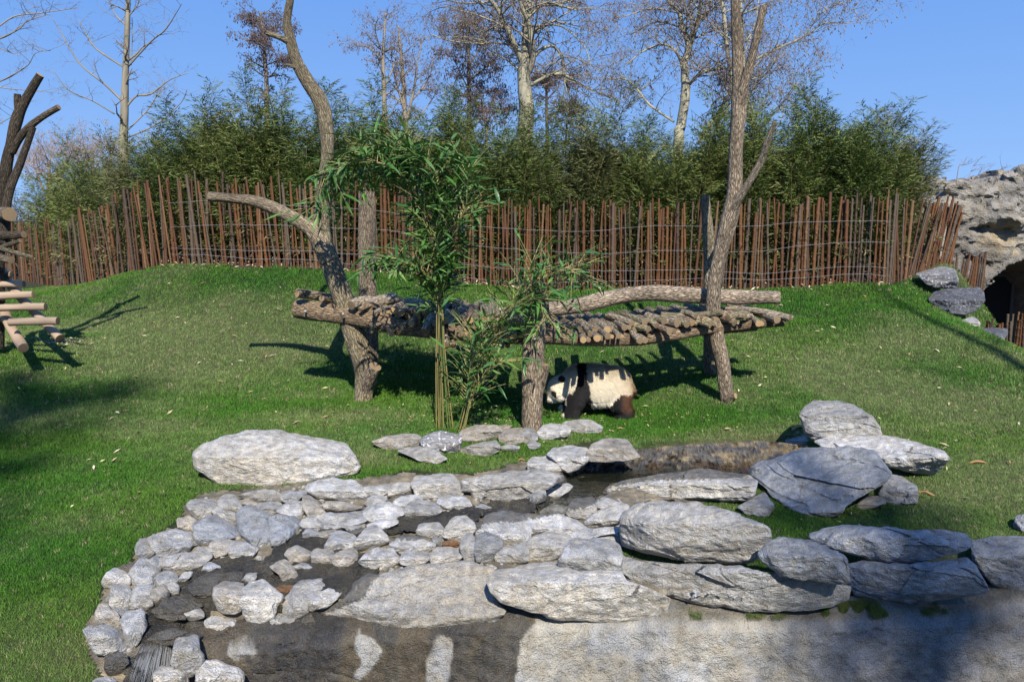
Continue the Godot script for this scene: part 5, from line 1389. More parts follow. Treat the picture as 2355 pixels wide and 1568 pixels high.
		var st := put("stems", stems.mesh(), [M.culm], o)
		st.set_meta("kind", "stuff")
		for kind in 4: copies("foliage", sprays[kind], M.leaf, where[kind], tint[kind], o)

# ---------- cut bamboo set in the lawn ----------
func cut_bamboo(called: String, label: String, culms: Array, sd: int, count: int, d_lean: float) -> void:
	rng.seed = sd
	var base: Vector3 = at(culms[0][0][0], culms[0][0][1], culms[0][0][2])
	var o := thing(called, base, label, "bamboo", "cut bamboo stuck upright in the lawn")
	var shapes := []
	for k in 5:
		var m := MB.new()
		leaf_shape(m, Transform3D(), 1.0, 0.14 + 0.025 * (k % 3), [0.05, 0.15, 0.3, 0.1, 0.5][k], Color.WHITE, 6)
		shapes.append(m.mesh())
	var greens := []
	for c in [Color(0.042, 0.13, 0.026), Color(0.065, 0.165, 0.032), Color(0.028, 0.09, 0.025), Color(0.10, 0.19, 0.045), Color(0.05, 0.135, 0.042)]:
		var g := mat(c, 0.38, false)
		g.backlight_enabled = true
		g.backlight = Color(0.3, 0.42, 0.15)
		greens.append(g)
	var twigs := MB.new()
	var leaves := []
	for cu in culms:
		var pts := []
		var rad := []
		var bare: float = cu[-1][0]   # fraction of the stem without branches
		var thick: float = cu[-1][1]
		for k in cu.size() - 1:
			pts.append(at(cu[k][0], cu[k][1], cu[k][2]))
			rad.append(lerpf(thick, 0.003, pow(float(k) / (cu.size() - 2), 1.5)))
		var P := spline(pts, 7)
		var Rr := spline(rad, 7)
		var shown := []
		for k in P.size():
			shown.append(P[k] - base)
			if k % 3 == 0: Rr[k] *= 1.14
		var m := MB.new()
		var cc := Color(0.07, 0.125, 0.035).lerp(Color(0.28, 0.20, 0.085), rng.randf() * 0.8)
		m.tube(shown, Rr, 7, cc)
		put("culm", m.mesh(), [M.culm], o)
		var n := P.size()
		for k in range(int(bare * n), n):
			for br in 2:
				var p: Vector3 = P[k]
				var tg: Vector3 = (P[mini(k + 1, n - 1)] - P[maxi(k - 1, 0)]).normalized()
				var a := rng.randf() * TAU
				var dir := (tg * 0.8 + Vector3(cos(a) * 0.9, rng.randf_range(-0.3, 0.5), sin(a) * 0.75)).normalized()
				var L := rng.randf_range(0.16, 0.58)
				var bp := [p]
				var q := p
				for s in 4:
					q += dir * L / 4
					dir = (dir + Vector3(0, -0.05 * s, 0)).normalized()
					bp.append(q)
				var tw := []
				for s in bp: tw.append(s - base)
				twigs.tube(tw, [0.0055, 0.0045, 0.0035, 0.003, 0.002], 4, Color(0.44, 0.36, 0.18).lerp(Color(0.24, 0.26, 0.09), rng.randf()), 0.0, null, false)
				for s in rng.randi_range(9, 15):
					var f := rng.randi_range(1, 4)
					var la := rng.randf() * TAU
					var ld := (dir * 0.75 + Vector3(cos(la) * 0.85, rng.randf_range(-0.55, 0.6), sin(la) * 0.7)).normalized()
					leaves.append([bp[f] - base, ld, rng.randf_range(0.13, 0.31), rng.randf_range(-0.7, 0.7)])
	var tws := put("twigs", twigs.mesh(), [M.twig], o)
	tws.set_meta("kind", "stuff")
	# the largest leaves are parts, the rest one mass
	seeded_shuffle(leaves)
	if leaves.size() > count: leaves.resize(count)
	leaves.sort_custom(func(a, b): return a[2] > b[2])
	var rest := [[], [], [], [], []]
	var tint := [[], [], [], [], []]
	for k in leaves.size():
		var q: Array = leaves[k]
		var tr := Transform3D(basis_along(q[1], q[3]) * Basis.from_scale(Vector3.ONE * q[2]), q[0])
		var kind := rng.randi() % 5
		if k < 290:
			var lf := put("leaf", shapes[kind], [greens[rng.randi() % 5]], o)
			lf.transform = tr
		else:
			rest[kind].append(tr)
			var w := rng.randf_range(0.7, 1.3)
			var c := Color(0.04, 0.12, 0.027).lerp(Color(0.095, 0.18, 0.045), rng.randf())
			tint[kind].append(Color(c.r * w, c.g * w, c.b * w))
	for kind in 5:
		if rest[kind].size(): copies("small_leaves", shapes[kind], M.leaf, rest[kind], tint[kind], o)

func seeded_shuffle(a: Array) -> void:
	for k in range(a.size() - 1, 0, -1):
		var j := rng.randi() % (k + 1)
		var t = a[k]; a[k] = a[j]; a[j] = t

func build_cut_bamboo() -> void:
	var d := 11.15
	cut_bamboo("cut_bamboo", "tall bunch of cut bamboo arching leftwards over the platform's left half", [
		[[1003, 990, d], [1002, 850, d], [1003, 700, d], [990, 560, d - .1], [960, 450, d - .2], [900, 385, d - .3], [820, 370, d - .3], [745, 410, d - .3], [0.27, 0.0092]],
		[[1010, 990, d], [1012, 850, d], [1008, 700, d], [1000, 540, d], [975, 420, d], [920, 352, d - .1], [850, 338, d - .1], [775, 385, d - .1], [0.31, 0.0096]],
		[[1020, 992, d], [1016, 850, d + .1], [1012, 700, d + .1], [985, 540, d + .2], [940, 430, d + .2], [865, 395, d + .2], [790, 420, d + .3], [728, 475, d + .3], [0.32, 0.0088]],
		[[1030, 992, d - .1], [1018, 800, d], [1014, 650, d], [1000, 520, d], [975, 440, d], [945, 380, d], [925, 335, d], [0.27, 0.0096]],
		[[1036, 992, d], [1020, 820, d], [1015, 660, d], [1015, 540, d], [1010, 450, d - .1], [990, 390, d - .2], [955, 360, d - .3], [0.27, 0.0092]],
		[[1042, 992, d], [1022, 800, d + .05], [1018, 650, d + .1], [1030, 540, d + .1], [1050, 460, d + .1], [1065, 420, d], [1072, 400, d], [0.31, 0.0096]],
		[[1014, 990, d + .05], [1010, 820, d], [1010, 690, d], [1025, 580, d - .1], [1045, 520, d - .2], [1062, 495, d - .2], [1075, 480, d - .2], [0.34, 0.008]],
		[[1008, 990, d - .05], [1006, 820, d - .1], [1008, 700, d - .1], [990, 640, d - .2], [950, 610, d - .3], [915, 600, d - .3], [885, 605, d - .3], [0.41, 0.0072]],
		[[1018, 990, d - .05], [1014, 860, d - .1], [1010, 760, d - .1], [1008, 690, d - .1], [1012, 620, d - .1], [1005, 560, d - .1], [1000, 520, d - .1], [0.47, 0.0072]]], 41, 3000, 0.0)
	var e := 11.0
	cut_bamboo("cut_bamboo", "smaller bunch of cut bamboo leaning right across the thick front post", [
		[[1056, 992, e], [1080, 900, e], [1110, 820, e], [1150, 740, e], [1195, 680, e - .05], [1250, 640, e - .1], [1300, 620, e - .1], [1345, 645, e - .1], [0.32, 0.0088]],
		[[1062, 994, e], [1088, 890, e], [1125, 800, e - .05], [1165, 730, e - .1], [1205, 690, e - .1], [1240, 690, e - .1], [1255, 735, e - .1], [0.36, 0.0081]],
		[[1068, 994, e], [1085, 900, e], [1105, 820, e - .1], [1130, 760, e - .1], [1165, 710, e - .2], [1200, 655, e - .2], [1225, 600, e - .2], [0.23, 0.0081]],
		[[1050, 992, e], [1066, 930, e], [1075, 880, e - .1], [1080, 840, e - .1], [1082, 805, e - .2], [1088, 770, e - .2], [0.23, 0.0072]],
		[[1060, 992, e], [1082, 930, e], [1098, 885, e - .1], [1120, 850, e - .1], [1150, 830, e - .2], [0.23, 0.0063]],
		[[1064, 992, e], [1090, 900, e + .05], [1118, 830, e], [1160, 760, e], [1215, 700, e], [1275, 655, e], [1330, 612, e], [0.41, 0.0081]]], 43, 700, 0.0)
	var s := thing("bamboo_shoot", hit_cache(1135, 1050), "little bamboo sprout in the grass before the cream bottom stone", "bamboo")
	for k in 6:
		var m := MB.new()
		leaf_shape(m, Transform3D(basis_along(Vector3(cos(k * 1.05), 0.55, sin(k * 1.05)), 0.2), Vector3.ZERO), 0.11, 0.022, 0.4, Color(0.05, 0.13, 0.05), 4)
		put("leaf", m.mesh(), [M.leaf], s)

# ---------- bare trees ----------
var catkin_at := []
func sprout(m: MB, p: Vector3, dir: Vector3, L: float, r: float, level: int, cfg: Dictionary) -> void:
	var segs := 4 if level == 1 else 3
	var pts := [p]
	var rad := [r]
	var q := p
	var d := dir
	for s in segs:
		d = (d + Vector3(rng.randfn(0, 0.16), rng.randfn(0, 0.13) + cfg.rise * (0.1 if level < 3 else -cfg.droop), rng.randfn(0, 0.16))).normalized()
		q += d * L / segs
		pts.append(q); rad.append(r * (1.0 - 0.75 * (s + 1.0) / segs))
	m.tube(pts, rad, 4 if level == 1 else 3, cfg.twig if level > 1 else cfg.bark, 0.0, null, false)
	if level >= cfg.levels:
		if rng.randf() < cfg.catkins:
			for s in rng.randi_range(1, cfg.per): catkin_at.append(pts[rng.randi_range(1, segs)] + Vector3(rng.randfn(0, 0.05), rng.randfn(-0.03, 0.05), rng.randfn(0, 0.05)))
		return
	var n: int = cfg.n[level - 1]
	for k in n:
		var f := rng.randf_range(0.2, 1.0)
		var i := mini(int(f * segs), segs - 1)
		var at_: Vector3 = pts[i].lerp(pts[i + 1], f * segs - i)
		var side := Vector3(rng.randfn(), rng.randfn(0, 0.7), rng.randfn()).normalized()
		sprout(m, at_, (d * 0.8 + side * 0.85).normalized(), L * rng.randf_range(0.35, 0.62), maxf(r * 0.5, 0.004), level + 1, cfg)

func bare_tree(label: String, d: float, limbs: Array, cfg: Dictionary, group := "") -> void:
	rng.seed = hash(label)
	var f0: Array = limbs[0][0]
	var base := at(f0[0], f0[1], d)
	base.y = ground(base.x, base.z)
	var o := thing("bare_tree", base, label, "tree", group)
	var trunk := MB.new()
	var crown := MB.new()
	catkin_at = []
	for li in limbs.size():
		var lm: Array = limbs[li]
		var pts := []
		var rad := []
		var off := 0.0 if li == 0 else rng.randf_range(-1.0, 1.0) * 0.07 * d
		if li == 0: pts.append(Vector3(0, -0.2, 0)); rad.append(lm[0][2] / F * d * 1.25)
		for k in lm.size():
			var dd := d + off * k / lm.size()
			pts.append(at(lm[k][0], lm[k][1], dd) - base)
			rad.append(lm[k][2] / F * dd * (1.0 if li == 0 else cfg.get("limb", 0.85)))
		var P := spline(pts, 4)
		var R := spline(rad, 4)
		trunk.tube(P, R, 9 if li == 0 else 6, cfg.bark, 0.05, n2, true, li)
		var n: int = int(cfg.n0 * (1.0 if li > 0 else cfg.get("trunk", 0.5)))
		for k in n:
			var t := rng.randf_range(0.25 if li > 0 else cfg.get("from", 0.35), 1.0)
			var i := mini(int(t * (P.size() - 1)), P.size() - 2)
			var tg: Vector3 = (P[i + 1] - P[i]).normalized()
			var a := rng.randf() * TAU
			var side := Vector3(cos(a), rng.randf_range(0.0, 0.6) * cfg.rise, sin(a))
			sprout(crown, P[i], (tg * 0.45 + side).normalized(), cfg.len * rng.randf_range(0.5, 1.1), clampf(R[i] * 0.45, 0.008, 0.05), 1, cfg)
	put("trunk", trunk.mesh(), [M.twig], o)
	var cr := put("crown", crown.mesh(), [M.twig], o)
	cr.set_meta("kind", "stuff")
	if catkin_at.size():
		if not unit_mesh.has("catkin"):
			var m := MB.new()
			m.tube([Vector3(0, 0, 0), Vector3(0.003, -0.02, 0), Vector3(0, -0.05, 0.004), Vector3(0, -0.075, 0)], [0.004, 0.013, 0.011, 0.002], 5, Color.WHITE)
			unit_mesh.catkin = m.mesh()
		var w := []
		var t := []
		for p in catkin_at:
			w.append(Transform3D(Basis.from_euler(Vector3(rng.randfn(0, 0.4), rng.randf() * TAU, rng.randfn(0, 0.4))).scaled(Vector3.ONE * rng.randf_range(0.7, 1.5)), p))
			var b := rng.randf_range(0.7, 1.3)
			t.append(Color(cfg.cat.r * b, cfg.cat.g * b, cfg.cat.b * b))
		copies("catkins", unit_mesh.catkin, M.litter, w, t, o)

func build_trees() -> void:
	var pale := {"bark": Color(0.44, 0.43, 0.32), "twig": Color(0.19, 0.155, 0.12), "cat": Color(0.27, 0.20, 0.155), "n0": 11, "n": [4, 3, 2], "levels": 3, "len": 1.5, "rise": 0.5, "droop": 0.8, "catkins": 0.0, "per": 2}
	var young := pale.duplicate(); young.merge({"bark": Color(0.24, 0.22, 0.165), "n0": 9, "n": [3, 2, 2], "levels": 3, "len": 1.0, "trunk": 1.2, "limb": 0.6}, true)
	bare_tree("tall straight pale young leafless tree on the left", 31.0, [[[283, 370, 10], [284, 280, 9], [287, 170, 7], [291, 60, 6], [295, -60, 4]], [[279, 231, 4], [237, 192, 3.5], [180, 144, 2.5], [135, 69, 1.6], [120, 45, 1]], [[290, 245, 4], [312, 221, 3.5], [345, 216, 3], [390, 183, 2], [432, 168, 1]], [[290, 156, 4], [345, 96, 3], [378, 69, 2.4], [402, 33, 1.6], [417, 8, 1]], [[284, 155, 3.5], [222, 114, 3], [198, 81, 2], [180, 45, 1]], [[288, 318, 3], [360, 285, 2.4], [414, 237, 1.7], [429, 205, 1]], [[262, 262, 2.6], [210, 231, 2.2], [156, 207, 1.6], [120, 160, 1]], [[291, 300, 3], [336, 255, 2.3], [360, 220, 1.5], [381, 200, 1]], [[290, 60, 3], [262, 30, 2], [240, -20, 1]], [[292, 40, 3], [315, 10, 2], [330, -30, 1]], [[300, 150, 2], [303, 80, 1.5], [302, 40, 1]]], young)
	bare_tree("leafless branches reaching in from the upper left corner", 26.0, [[[-110, 420, 9], [-105, 250, 8], [-95, 130, 7], [-80, 30, 6], [-70, -80, 4]], [[-90, 90, 4], [-20, 70, 3.2], [30, 38, 2.6], [90, 30, 2], [175, 18, 1]], [[-92, 130, 4], [-10, 92, 3.4], [40, 68, 2.5], [62, 48, 2], [112, 32, 1]], [[-100, 230, 4], [-20, 195, 3], [20, 176, 2.4], [62, 150, 2], [80, 122, 1.2], [115, 116, 0.8]], [[-100, 260, 3], [-30, 205, 2.4], [30, 205, 1.6], [100, 212, 0.8]], [[-100, 300, 3], [-20, 290, 2.2], [25, 268, 1.4], [45, 255, 0.8]], [[-95, 150, 3], [-20, 110, 2], [40, 128, 1.2]]], young)
	var alder := pale.duplicate(); alder.merge({"bark": Color(0.17, 0.145, 0.12), "twig": Color(0.12, 0.095, 0.08), "cat": Color(0.11, 0.078, 0.07), "n0": 22, "n": [4, 3, 2], "levels": 3, "len": 0.85, "trunk": 1.0, "from": 0.25, "rise": 0.35, "catkins": 0.9, "per": 4}, true)
	bare_tree("slim alder with dark purple catkins left of the curved trunk's tip", 34.0, [[[614, 300, 6], [612, 200, 5], [607, 120, 4], [602, 60, 3], [598, 28, 2]], [[606, 110, 2], [588, 95, 1.5], [562, 92, 1]], [[604, 75, 2], [625, 65, 1.5], [640, 60, 1]], [[610, 150, 2], [635, 140, 1.2], [648, 135, 0.8]], [[600, 55, 2], [580, 45, 1]]], alder)
	var thin := alder.duplicate(); thin.merge({"bark": Color(0.25, 0.22, 0.17), "twig": Color(0.23, 0.18, 0.155), "n0": 17, "len": 1.0, "catkins": 0.4, "per": 3, "cat": Color(0.17, 0.125, 0.10)}, true)
	bare_tree("thin brown leafless tree, left one of the pair beyond the cut bamboo", 34.0, [[[885, 320, 6], [883, 220, 5], [880, 140, 4], [884, 60, 2.4], [888, 30, 1.5]], [[880, 150, 2], [850, 110, 1.6], [815, 105, 1]], [[881, 130, 2], [862, 70, 1.4], [870, 40, 1]], [[884, 200, 2], [905, 150, 1.4], [915, 90, 1]]], thin)
	bare_tree("thin grey leafless tree, right one of the pair beyond the cut bamboo", 35.0, [[[932, 330, 6], [930, 240, 5], [924, 150, 4], [915, 60, 2]], [[931, 260, 3], [908, 180, 2.2], [898, 120, 1.2]], [[932, 290, 4], [952, 200, 3], [958, 150, 2], [972, 90, 1]], [[948, 230, 2.2], [985, 180, 1.5], [1000, 120, 1]], [[940, 300, 2], [985, 240, 1.4], [1010, 200, 1]]], thin)
	bare_tree("dark upright alder full of catkins left of the big pale tree", 33.0, [[[1078, 340, 6], [1079, 250, 5], [1078, 160, 4], [1075, 80, 3], [1070, 35, 2]], [[1076, 110, 2.2], [1050, 85, 1.6], [1040, 60, 1]], [[1077, 150, 2.4], [1105, 110, 1.6], [1118, 70, 1]], [[1078, 190, 2.4], [1110, 160, 1.6], [1140, 140, 1]], [[1078, 210, 2], [1050, 150, 1.4], [1035, 120, 1]], [[1079, 230, 2], [1120, 210, 1.4], [1150, 215, 1]], [[1072, 60, 2], [1090, 48, 1]]], alder)
	bare_tree("small dark alder low between dark upright alder and big pale tree", 30.0, [[[1119, 330, 4], [1117, 290, 3], [1112, 250, 2], [1105, 225, 1.2]], [[1117, 280, 2], [1140, 255, 1.2], [1165, 250, 0.8]]], alder)
	bare_tree("thin dark alder standing right behind the big pale tree", 35.0, [[[1258, 340, 4], [1257, 260, 3.4], [1256, 200, 2.6], [1253, 170, 1.6]], [[1257, 230, 2], [1290, 195, 1.4], [1320, 180, 1]], [[1257, 250, 2], [1310, 245, 1.4], [1335, 260, 1]], [[1256, 210, 2], [1240, 180, 1]], [[1300, 340, 3], [1305, 270, 2], [1315, 220, 1]]], alder)
	var big := pale.duplicate(); big.merge({"bark": Color(0.31, 0.295, 0.215), "n0": 13, "n": [5, 4, 3], "levels": 3, "len": 2.4, "trunk": 0.7, "from": 0.55, "catkins": 0.6, "per": 2, "cat": Color(0.20, 0.165, 0.135), "twig": Color(0.17, 0.14, 0.115), "droop": 1.6}, true)
	bare_tree("biggest pale leafless tree, thick trunk splitting above the middle of the hedge", 30.0, [[[1207, 345, 19], [1211, 260, 17], [1206, 190, 15], [1206, 160, 15], [1209, 110, 11], [1212, 0, 9], [1213, -90, 6]], [[1200, 140, 9], [1180, 97, 8], [1160, 54, 7], [1144, 22, 6], [1128, 0, 5], [1108, -45, 4]], [[1215, 167, 9], [1225, 133, 8], [1223, 101, 7], [1215, 52, 6], [1200, 18, 5], [1190, -30, 4]], [[1226, 133, 5], [1243, 115, 5], [1270, 106, 4], [1293, 131, 4], [1297, 171, 3.4], [1311, 223, 2]], [[1221, 196, 5], [1257, 176, 4.5], [1293, 171, 4], [1347, 200, 2.6], [1403, 225, 1.4]], [[1218, 36, 6], [1241, 13, 6], [1279, 11, 4], [1330, 25, 2]], [[1182, 105, 3.4], [1140, 98, 3], [1099, 101, 2.6], [1032, 93, 2], [987, 77, 1]], [[1166, 70, 3], [1130, 60, 2], [1080, 90, 1.2]], [[1130, 2, 3], [1070, 8, 2], [1010, -5, 1]], [[1216, 90, 3], [1260, 50, 2.4], [1330, 60, 1.4]], [[1200, 165, 3], [1160, 135, 2.2], [1120, 120, 1.2]], [[1222, 60, 3], [1290, 60, 2.2], [1345, 110, 1.3], [1360, 160, 0.8]]], big)
	var second := big.duplicate(); second.merge({"bark": Color(0.33, 0.315, 0.23), "n0": 15, "n": [5, 4, 3], "len": 1.9, "catkins": 0.6}, true)
	bare_tree("second pale leafless tree with a forked crown left of the forked trunk", 29.0, [[[1560, 330, 12], [1566, 290, 11], [1577, 210, 10], [1574, 150, 8], [1583, 105, 7], [1568, 60, 6], [1562, 30, 5], [1535, 0, 4], [1520, -40, 3]], [[1590, 100, 6], [1604, 51, 6], [1613, 0, 5], [1618, -60, 4]], [[1582, 198, 5], [1607, 171, 4.5], [1646, 159, 4], [1690, 156, 3]], [[1568, 148, 4], [1553, 117, 4], [1523, 102, 3.4], [1475, 120, 2], [1440, 150, 1]], [[1550, 280, 3.4], [1493, 240, 3], [1445, 185, 2.4], [1385, 182, 1.2]], [[1589, 92, 3], [1640, 70, 2.4], [1690, 60, 1.5]], [[1570, 65, 2.6], [1510, 50, 2], [1450, 80, 1]], [[1562, 30, 2.4], [1500, 20, 2], [1430, 40, 1]], [[1590, 110, 4], [1580, 140, 4], [1592, 80, 3], [1585, 10, 2]]], second)
	bare_tree("pale twin stemmed leafless tree behind the forked trunk of the platform", 28.0, [[[1752, 380, 8], [1721, 245, 7], [1709, 150, 6], [1706, 60, 5], [1700, -40, 4]], [[1696, 330, 7], [1688, 249, 7], [1682, 180, 6], [1670, 90, 6], [1660, -20, 5]], [[1730, 140, 3.4], [1790, 111, 3], [1850, 84, 2.4], [1895, 54, 1.8], [1958, 54, 0.8]], [[1605, 330, 5], [1649, 264, 5], [1678, 212, 4]], [[1720, 200, 2], [1770, 160, 1.5], [1800, 100, 1]], [[1850, 84, 2], [1890, 30, 1.4], [1940, 5, 0.8]], [[1710, 130, 2], [1735, 60, 1.6], [1745, 0, 1]], [[1735, 310, 2], [1790, 250, 1.5], [1830, 190, 1]], [[1725, 290, 2], [1765, 220, 1.4], [1770, 150, 1]], [[1745, 350, 2], [1800, 270, 1.4], [1790, 200, 1]]], second)
	var shrub := pale.duplicate(); shrub.merge({"bark": Color(0.3, 0.22, 0.19), "twig": Color(0.30, 0.235, 0.19), "cat": Color(0.30, 0.24, 0.20), "n0": 26, "n": [5, 4, 3], "levels": 3, "len": 1.6, "trunk": 1.0, "from": 0.1, "rise": 0.9, "droop": 0.0, "catkins": 0.7, "per": 2}, true)
	bare_tree("pinkish haze of a bare shrub far left beside the dead tree", 44.0, [[[110, 450, 4], [112, 400, 3], [115, 350, 1]], [[100, 440, 3], [80, 390, 2], [70, 350, 1]], [[120, 440, 3], [150, 380, 2], [165, 345, 1]]], shrub)
	bare_tree("pinkish bare shrub behind the tall pale young tree", 46.0, [[[215, 440, 4], [212, 380, 3], [210, 335, 1]], [[220, 430, 3], [250, 370, 2], [262, 335, 1]], [[205, 430, 3], [180, 370, 2], [172, 340, 1]]], shrub)
	var dry := young.duplicate(); dry.merge({"n0": 4, "n": [2, 2], "levels": 2, "len": 0.5, "twig": Color(0.2, 0.17, 0.15), "bark": Color(0.2, 0.17, 0.15)}, true)
	bare_tree("wispy bare twigs sticking up from the top of the cave rock", 24.5, [[[2200, 420, 0.9], [2215, 380, 0.8], [2225, 360, 0.5]], [[2170, 415, 0.8], [2150, 370, 0.5]], [[2240, 420, 0.8], [2260, 385, 0.5]], [[2225, 415, 0.8], [2245, 372, 0.6], [2270, 360, 0.4]], [[2260, 425, 0.8], [2285, 395, 0.5], [2310, 390, 0.4]]], dry)
	# trees behind the viewer: their shade lies across the lower corners of the lawn and the wall
	for q in [[12.6, 9.0, 0.34, 25.5, "tall tree behind the viewer whose trunk shades the right bank"], [8.4, 22.0, 0.3, 27.0, "broad tree behind the viewer shading the right end of the wall"], [-2.0, 22.0, 0.3, 31.0, "tree behind the viewer dappling the lawn at lower left"]]:
		shade_tree(q[0], q[1], q[2], q[3], q[4])

func shade_tree(x: float, z: float, r: float, h: float, label: String) -> void:
	rng.seed = hash(label)
	var o := thing("shade_tree", Vector3(x, 1.2, z), label, "tree")
	var t := MB.new()
	t.tube([Vector3(0, -0.2, 0), Vector3(0.1, h * 0.4, 0), Vector3(-0.1, h * 0.75, 0.2), Vector3(0, h, 0)], [r, r * 0.8, r * 0.55, 0.05], 9, Color(0.2, 0.17, 0.13))
	var crown := MB.new()
	var cfg := {"bark": Color(0.2, 0.17, 0.13), "twig": Color(0.2, 0.17, 0.13), "n": [8, 6], "levels": 3, "rise": 0.4, "droop": 0.2, "catkins": 0.9, "per": 3, "cat": Color(0.2, 0.15, 0.1)}
	catkin_at = []
	for k in (36 if z > 10 else 5):
		var f := rng.randf_range(0.82, 0.99) if z > 10 else rng.randf_range(0.5, 0.95)
		var a := rng.randf() * TAU
		sprout(crown, Vector3(0, h * f, 0), Vector3(cos(a), 0.55, sin(a)).normalized(), rng.randf_range(0.8, 1.7), 0.06, 1, cfg)
	put("trunk", t.mesh(), [M.twig], o)
	put("crown", crown.mesh(), [M.twig], o).set_meta("kind", "stuff")

# ---------- shapes meshed from a field ----------
func nets(field: PackedFloat32Array, nx: int, ny: int, nz: int, o: Vector3, s: float, m: MB) -> void:
	var cell := PackedInt32Array()
	cell.resize(nx * ny * nz)
	cell.fill(-1)
	var dy := nx
	var dz := nx * ny
	var off := [0, 1, dy, dy + 1, dz, dz + 1, dz + dy, dz + dy + 1]
	var edges := [[0, 1], [2, 3], [4, 5], [6, 7], [0, 2], [1, 3], [4, 6], [5, 7], [0, 4], [1, 5], [2, 6], [3, 7]]
	for z in nz - 1:
		for y in ny - 1:
			for x in nx - 1:
				var k := x + dy * y + dz * z
				var inside := 0
				for q in 8:
					if field[k + off[q]] < 0.0: inside += 1
				if inside == 0 or inside == 8: continue
				var sum := Vector3.ZERO
				var n := 0
				for e in edges:
					var a := field[k + off[e[0]]]
					var b := field[k + off[e[1]]]
					if (a < 0.0) == (b < 0.0): continue
					var t := a / (a - b)
					var pa := Vector3(e[0] & 1, (e[0] >> 1) & 1, e[0] >> 2)
					var pb := Vector3(e[1] & 1, (e[1] >> 1) & 1, e[1] >> 2)
					sum += pa.lerp(pb, t); n += 1
				cell[k] = m.add(o + (Vector3(x, y, z) + sum / n) * s)
	for z in range(1, nz - 1):
		for y in range(1, ny - 1):
			for x in range(1, nx - 1):
				var k := x + dy * y + dz * z
				var a := field[k] < 0.0
				for ax in 3:
					var st: int = [1, dy, dz][ax]
					if a == (field[k + st] < 0.0): continue
					var u: int = [dy, dz, 1][ax]
					var w: int = [dz, 1, dy][ax]
					var c0 := cell[k]; var c1 := cell[k - u]; var c2 := cell[k - u - w]; var c3 := cell[k - w]
					if c0 < 0 or c1 < 0 or c2 < 0 or c3 < 0: continue
					var dir := Vector3.ZERO
					dir[ax] = 1.0 if a else -1.0
					m.quad_out(c0, c1, c2, c3, dir)

func blend(field: PackedFloat32Array, nx: int, ny: int, nz: int, o: Vector3, s: float, a: Vector3, b: Vector3, ra: float, rb: float, k: float) -> void:
	var reach := maxf(ra, rb) + k + s * 2.5
	var lo := ((a.min(b) - Vector3.ONE * reach - o) / s).floor()
	var hi := ((a.max(b) + Vector3.ONE * reach - o) / s).ceil()
	var ab := b - a
	var l2 := maxf(ab.length_squared(), 1e-6)
	for z in range(maxi(0, int(lo.z)), mini(nz, int(hi.z) + 1)):
		for y in range(maxi(0, int(lo.y)), mini(ny, int(hi.y) + 1)):
			for x in range(maxi(0, int(lo.x)), mini(nx, int(hi.x) + 1)):
				var p := o + Vector3(x, y, z) * s
				var t := clampf((p - a).dot(ab) / l2, 0.0, 1.0)
				var d := p.distance_to(a + ab * t) - lerpf(ra, rb, t)
				var i := x + nx * (y + ny * z)
				var f := field[i]
				var h := clampf(0.5 + 0.5 * (f - d) / k, 0.0, 1.0)
				field[i] = lerpf(f, d, h) - k * h * (1.0 - h)

